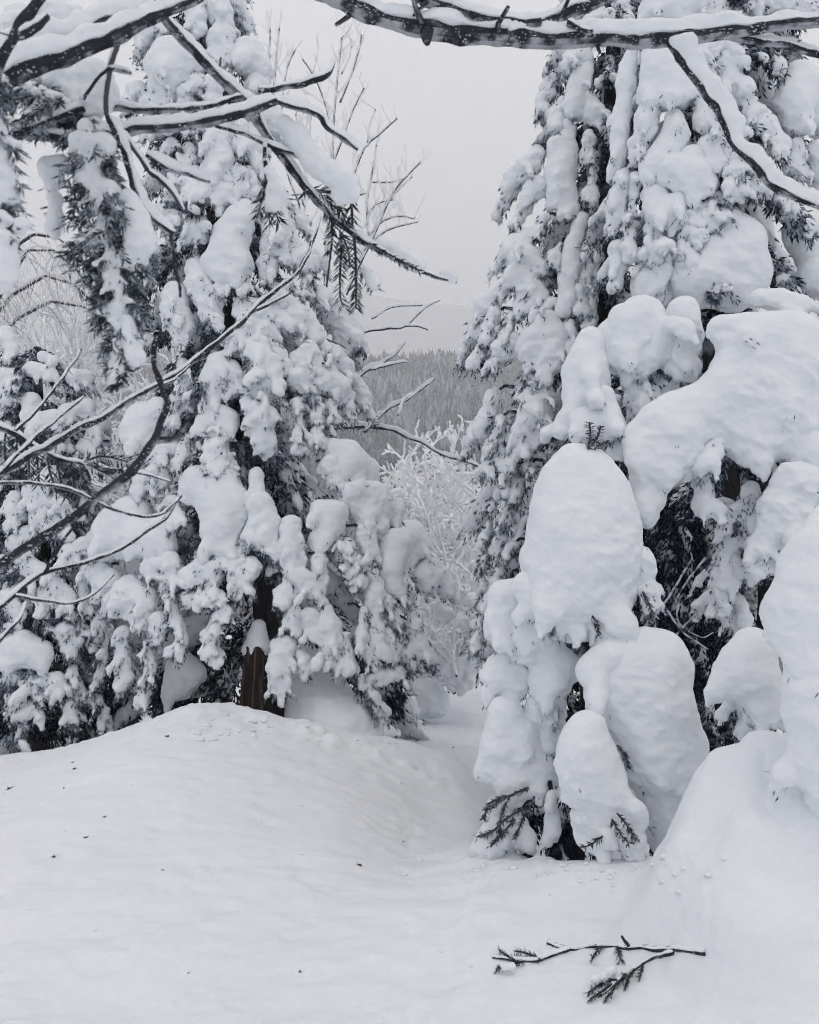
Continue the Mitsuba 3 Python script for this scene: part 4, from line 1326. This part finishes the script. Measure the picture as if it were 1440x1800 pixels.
def frosted(key, label, shoots, rime=2.2, min_rime=.006, category='bush', group=None, wood='m_twig', limbs=6, lift=.55):
    """Wood tubes with rime and snow along their upper side; the thickest shoots are parts, the rest one mass of twigs."""
    labels[key] = {'label': label, 'category': category}
    if group:
        labels[key]['group'] = group
    order = sorted(range(len(shoots)), key=lambda i: -shoots[i][1][0])

    def coat(p, r):
        q = np.c_[p, np.maximum(r * rime, min_rime)]
        s = sample_line(q, .06)
        t = s[:, :3] + np.array([0, 0, 1]) * s[:, 3:] * lift
        return tube(t, s[:, 3] * np.clip(np.minimum(np.arange(len(s)), np.arange(len(s))[::-1]) * .5 + .5, 0, 1), 4, .45, 3)
    for i in order[:limbs]:
        p, r = shoots[i]
        k = part_key(key, 'limb')
        scene[k] = mikit.ply(tube(p, r, 6), wood, smooth=True)
        scene[k + '__rime'] = mikit.ply(coat(p, r), 'm_rime', smooth=True)
    rest = order[limbs:]
    if rest:
        scene[key + '__twigs'] = mikit.ply(join([tube(*shoots[i], 3) for i in rest]), 'm_frost' if category == 'bush' else wood, smooth=True)
        scene[key + '__rime'] = mikit.ply(join([coat(*shoots[i]) for i in rest]), 'm_rime', smooth=True)
        labels[key + '__twigs'] = {'kind': 'stuff'}
        labels[key + '__rime'] = {'kind': 'stuff'}


def bush(key, label, u, v, y, height, seed, stems=7, depth=3, kids=4, fan=.6, group=None, rad=.012, **kw):
    g = np.random.default_rng(seed)
    b = at(u, v, y)
    sh = []
    for _ in range(stems):
        d = unit([g.normal() * fan, g.normal() * fan, 1.0])
        grow(b + [g.normal() * .15, g.normal() * .15, 0], d, height * g.uniform(.6, 1.0), rad, depth, g, kids=kids, out=sh, spread=1.15, bend=.45)
    frosted(key, label, sh, group=group, **kw)


bush('frosted_bush', 'tall bush of white frosted twigs in the middle of the view gap', 790, 1020, 11.5, 1.75, 201, 8, 3, 4, .5, rime=2.2, min_rime=.0165, lift=.8)
bush('frosted_bush_001', 'white frosted bush between the left spruce and the middle bush', 715, 960, 12.0, 1.2, 202, 7, 2, 6, .7, rime=2.0, min_rime=.015)
bush('frosted_bush_002', 'white frosted bush against the skirts of the narrow spruce', 850, 1090, 10.5, 1.6, 203, 8, 2, 6, .55, rime=2.2, min_rime=.015)
bush('frosted_bush_003', 'low frosted bush at the far end of the open snow strip', 790, 1215, 10.0, 1.0, 204, 8, 2, 6, .8, rime=2.0, min_rime=.015)
bush('frosted_bush_004', 'frosted bush half behind the drooping right skirt of the left spruce', 690, 1200, 10.2, 1.1, 205, 7, 2, 6, .7, rime=1.6, min_rime=.006)
bush('frosted_bush_005', 'frosted bush behind the thin left twigs, between the two left spruces', 230, 900, 9.6, 1.8, 206, 9, 2, 6, .7, rime=1.9, min_rime=.015)
bush('frosted_bush_006', 'pale frosted bush beyond the far left spruce', 90, 820, 10.6, 1.9, 207, 9, 2, 6, .7, rime=1.9, min_rime=.015)
bush('frosted_bush_007', 'frosted bush low on the slope below the middle bush', 760, 1120, 12.5, 1.2, 208, 9, 2, 6, .8, rime=2.2, min_rime=.021)

bush('frosted_bush_008', 'dense white bush beside the narrow spruce, just above the open strip', 815, 1180, 9.2, 1.15, 231, 8, 3, 4, .6, rime=2.2, min_rime=.0165, lift=.8)
bush('frosted_bush_009', 'dense white bush left in the gap under the long thin branch', 705, 1075, 11.0, 1.3, 232, 8, 3, 4, .6, rime=2.2, min_rime=.0165, lift=.8)
bush('frosted_bush_010', 'white bush standing behind the tall middle bush, top just over it', 750, 930, 14.0, 1.5, 233, 8, 3, 4, .6, rime=2.2, min_rime=.019, lift=.8)

# arching birch at the far left
g = np.random.default_rng(210)
sh = []
for sp in ['-40,560,9 0,470,7 35,428,6 60,412,5 100,418,4 140,448,3 175,505,2', '-30,580,9 10,500,7 50,440,5 95,440,4 140,480,3 170,540,2', '-40,600,8 20,520,6 80,485,5 130,500,4 175,545,3 195,600,2', '-40,640,8 30,560,6 90,530,5 150,540,4 200,580,2']:
    ln = line3(sp, 9.8)
    sh.append((ln[:, :3], ln[:, 3] * .45))
    s = sample_line(ln, .05)
    for i in range(4, len(s)):
        if g.random() < .8:
            grow(s[i, :3], [g.normal() * .4 + .25, g.normal() * .5, -.35], g.uniform(.35, .8), .0035, 1, g, kids=3, up=-.8, out=sh, spread=.5)
frosted('birch_tree', 'arching birch with drooping frosted twigs against the sky at far left', sh, rime=.8, min_rime=.0035, category='tree', limbs=4, lift=.9)

# upright frosted tree behind the left spruce
g = np.random.default_rng(211)
sh = []
for sp in ['570,560,6 576,420,5 584,300,4 586,230,3 592,150,3 598,95,3 601,66,2', '560,560,5 540,400,4 505,300,3.5 495,200,3 505,120,2 518,90,2', '470,300,3 472,200,3 473,130,3 475,52,2', '476,260,3 481,170,3 486,100,3 491,50,2',
           '585,235,3 570,175,3 550,130,2.5 532,104,2', '598,180,3 618,130,3 630,90,2.5 636,62,2', '580,300,3 600,250,3 622,190,2.5 640,155,2', '570,430,4 610,340,3 640,262,3 665,238,2.5 698,208,2', '646,250,2.5 652,215,2.5 660,192,2',
           '590,560,5 630,470,4 655,420,3 690,340,3 715,310,2.5 738,286,2', '650,430,3 645,360,3 655,300,2.5 662,255,2', '655,420,3 680,360,3 705,330,2.5 725,310,2', '620,480,3 660,400,2.5 700,380,2 728,385,1.5', '640,440,3 680,405,2.5 735,390,1.5',
           '540,330,3 530,250,2.5 520,200,2', '505,300,3 490,270,2.5 478,230,2', '560,300,3 545,240,2.5 548,200,2', '600,130,2.5 615,100,2 617,70,2', '577,330,3 553,300,2.5 530,290,2', '655,320,2.5 690,320,2 715,312,1.5', '640,400,2.5 660,360,2 690,352,1.5']:
    ln = sample_line(line3(sp, 10.2), .12)
    sh.append((ln[:, :3], ln[:, 3] * .8))
    for i in range(3, len(ln)):
        if g.random() < .95:
            grow(ln[i, :3], [g.normal() * .7, g.normal() * .6, 1.0], g.uniform(.14, .42), .006, int(g.random() < .55), g, kids=2, up=.6, out=sh)
frosted('frosted_tree', 'slender leafless tree with upright frosted twigs against the sky, behind the left spruce', [(p_, r_ * .78) for p_, r_ in sh], rime=1.25, min_rime=.0066, category='tree', limbs=10, lift=.4)

# leafless boughs reaching into the gap
b4 = 'bare_tree_003'
labels[b4] = {'label': 'thin leafless branches lined with snow reaching across the view gap above the bushes', 'category': 'tree'}
for i, (sp, s_) in enumerate([('540,760,6 600,752,5 650,750,4.5 690,757,4 740,778,3.5 780,800,3 830,815,2.5 850,830,2', 8), ('600,690,5 640,655,4 670,640,3 700,618,2.5 712,600,2', 6), ('652,650,3 690,640,2.5 715,636,2', 5),
                              ('600,600,4 640,584,3 680,578,3 712,573,2.5 750,540,2 775,528,1.5', 3), ('712,573,2.5 735,574,2 752,580,1.5', 5), ('655,560,2.5 690,540,2 742,537,1.5', 4), ('640,760,4 680,722,3 720,700,3 765,665,2', 6), ('700,730,2.5 712,700,2 735,690,1.5', 4),
                              ('640,1150,4 700,1165,3.5 690,1170,3', 5), ('620,1140,4 660,1160,3.5 690,1200,3 720,1250,2.5', 1)]):
    sp = ' '.join(f'{a},{b},{float(c) * .62:.2f}' for a, b, c in (q.split(',') for q in sp.split()))
    branch(b4, 'limb', sp, 8.6, 9.0, s_, 220 + i, step=.05, sides=6, bsdf='m_twig')

# snow-buried stone or shrub beside the strip
b = [[*at(u, v, 9.6), r / F * 9.6] for u, v, r in [(748, 1222, 30), (725, 1240, 26), (765, 1235, 24)]]
scene['buried_shrub'] = mikit.ply(snow_body(np.array([[*b[i], *b[min(i + 1, 2)]] for i in range(3)]), .02, k=.03, seed=5), 'm_snow', smooth=True)
labels['buried_shrub'] = {'label': 'small rounded heap of snow over a shrub at the foot of the bushes', 'category': 'shrub'}

for grp, y_, text in [([(800, 1150, 24), (825, 1170, 20), (780, 1175, 18), (812, 1190, 18)], 9.4, 'lumpy snow heap before the frosted bushes, right of the rounded heap'),
                     ([(735, 1122, 20), (720, 1146, 18), (750, 1152, 16)], 9.8, 'snow heap on a bush by the right skirt of the left spruce'),
                     ([(835, 1060, 17), (846, 1085, 20), (815, 1092, 14)], 9.0, 'snow pad caught in the bushes against the narrow spruce'),
                     ([(768, 1060, 14), (786, 1082, 16), (760, 1090, 12)], 10.0, 'small snow pad caught in the bushes in the middle of the gap'),
                     ([(700, 870, 12), (716, 880, 14)], 11.0, 'small snow pad high in the bushes, just right of the left spruce')]:
    b = [[*at(u, v, y_), r / F * y_] for u, v, r in grp]
    pr = [[*b[i], *b[min(i + 1, len(b) - 1)]] for i in range(len(b))]
    for q_ in b:
        for _ in range(7):
            w_ = unit(g.normal(size=3) + [0, -.4, -.4])
            pr.append([*(np.array(q_[:3]) + w_ * q_[3] * .7), q_[3] * g.uniform(.25, .45), *(np.array(q_[:3]) + w_ * q_[3] * g.uniform(.9, 1.4) + [0, 0, -.5 * q_[3]]), q_[3] * g.uniform(.12, .25)])
    k = put('buried_shrub', snow_body(np.array(pr), .019, k=.016, lump=1.3, crumb=1.4, seed=int(grp[0][0])), 'm_snow', True)
    labels[k] = {'label': text, 'category': 'shrub'}

# bits of bark and needles dropped on the snow
g = np.random.default_rng(230)


SCRAPS = [(131, 1352, 7, 'larger dark scrap on the upper left slope of the hump'), (16, 1387, 8, 'flat dark scrap on the snow by the left edge of the picture'), (295, 1295, 6, 'dark scrap highest on the hump, below the left spruce'),
          (184, 1437, 6, 'dark scrap with a short stalk, right of the pair on the left slope'), (150, 1473, 6, 'pale crumb of bark between two darker scraps on the left slope'), (95, 1507, 7, 'lowest dark scrap of the row running down the left slope'),
          (633, 1522, 9, 'forked dark scrap alone in the middle of the snow'), (128, 1341, 4, 'faint speck just above the larger scrap on the upper left slope'), (112, 1386, 5, 'small pale scrap under the larger one on the left slope'),
          (286, 1530, 4, 'faint sliver of bark on the snow left of the middle'), (331, 1711, 4, 'tiny dark speck lowest on the snow at left'), (527, 1709, 5, 'small dark scrap low in the middle of the snow'),
          (708, 1480, 4, 'speck on the snow right of the forked scrap'), (733, 1302, 5, 'dark speck on the open strip behind the hump'), (797, 1314, 3, 'tiny speck on the open strip nearest the right trees')]
for u, v, s, text in SCRAPS:
    o = on_snow(u, v)
    if o[1] > 13:
        continue
    sc = s / F * o[1]
    n = g.integers(3, 7)
    m = [trimesh.creation.icosphere(1, .4)]
    mm = m[0]
    mm.vertices = mm.vertices * sc * [1, 1, .5] * (1 + .5 * (meshkit.noise(mm.vertices * 5 + u, 2)[:, None] - .5)) + o + [0, 0, sc * .12]
    d = np.c_[g.normal(size=(n, 2)), np.full(n, .15)]
    bl = twiglets(np.repeat(o[None] + [0, 0, sc * .15], n, 0), d, sc * g.uniform(.6, 1.4, n), sc * .25, g)
    k = put('bark_scrap', join([(np.array(mm.vertices), np.array(mm.faces)), bl]), 'm_twig', 40)
    labels[k] = {'label': text, 'category': 'debris', 'group': 'dark scraps scattered on the snow'}

# crumbs of snow shed by the trees and kicked up along the hump
g = np.random.default_rng(240)
crumbs = []
for _ in range(230):
    k = g.integers(0, 3)
    u, v = [(g.uniform(330, 720), g.normal(1275, 16)), (g.normal(1000, 130), g.normal(1525, 22)), (g.normal(560, 260), g.normal(1480, 150)), (g.normal(1240, 60), g.normal(1640, 60))][k]
    o = on_snow(u, v)
    if o[1] > 9:
        continue
    s = g.uniform(.004, .014) * (1.7 if k == 0 else 1.0) * (.6 if k == 2 else 1.0)
    m = trimesh.creation.icosphere(1, 1.0)
    vv = np.array(m.vertices)
    vv = vv * (1 + .7 * (meshkit.noise(vv * 1.4 + g.random(3) * 50, 3)[:, None] - .5)) * s * [1.2, 1.1, .75]
    crumbs.append((vv + o + [0, 0, s * .2], np.array(m.faces)))
scene['snow_crumbs'] = mikit.ply(join(crumbs), 'm_snow', smooth=True)
labels['snow_crumbs'] = {'label': 'small crumbs of snow strewn over the hump and below the trees', 'category': 'snow', 'kind': 'stuff'}
print('triangles', COUNT['tri'], 'entries', len(scene))
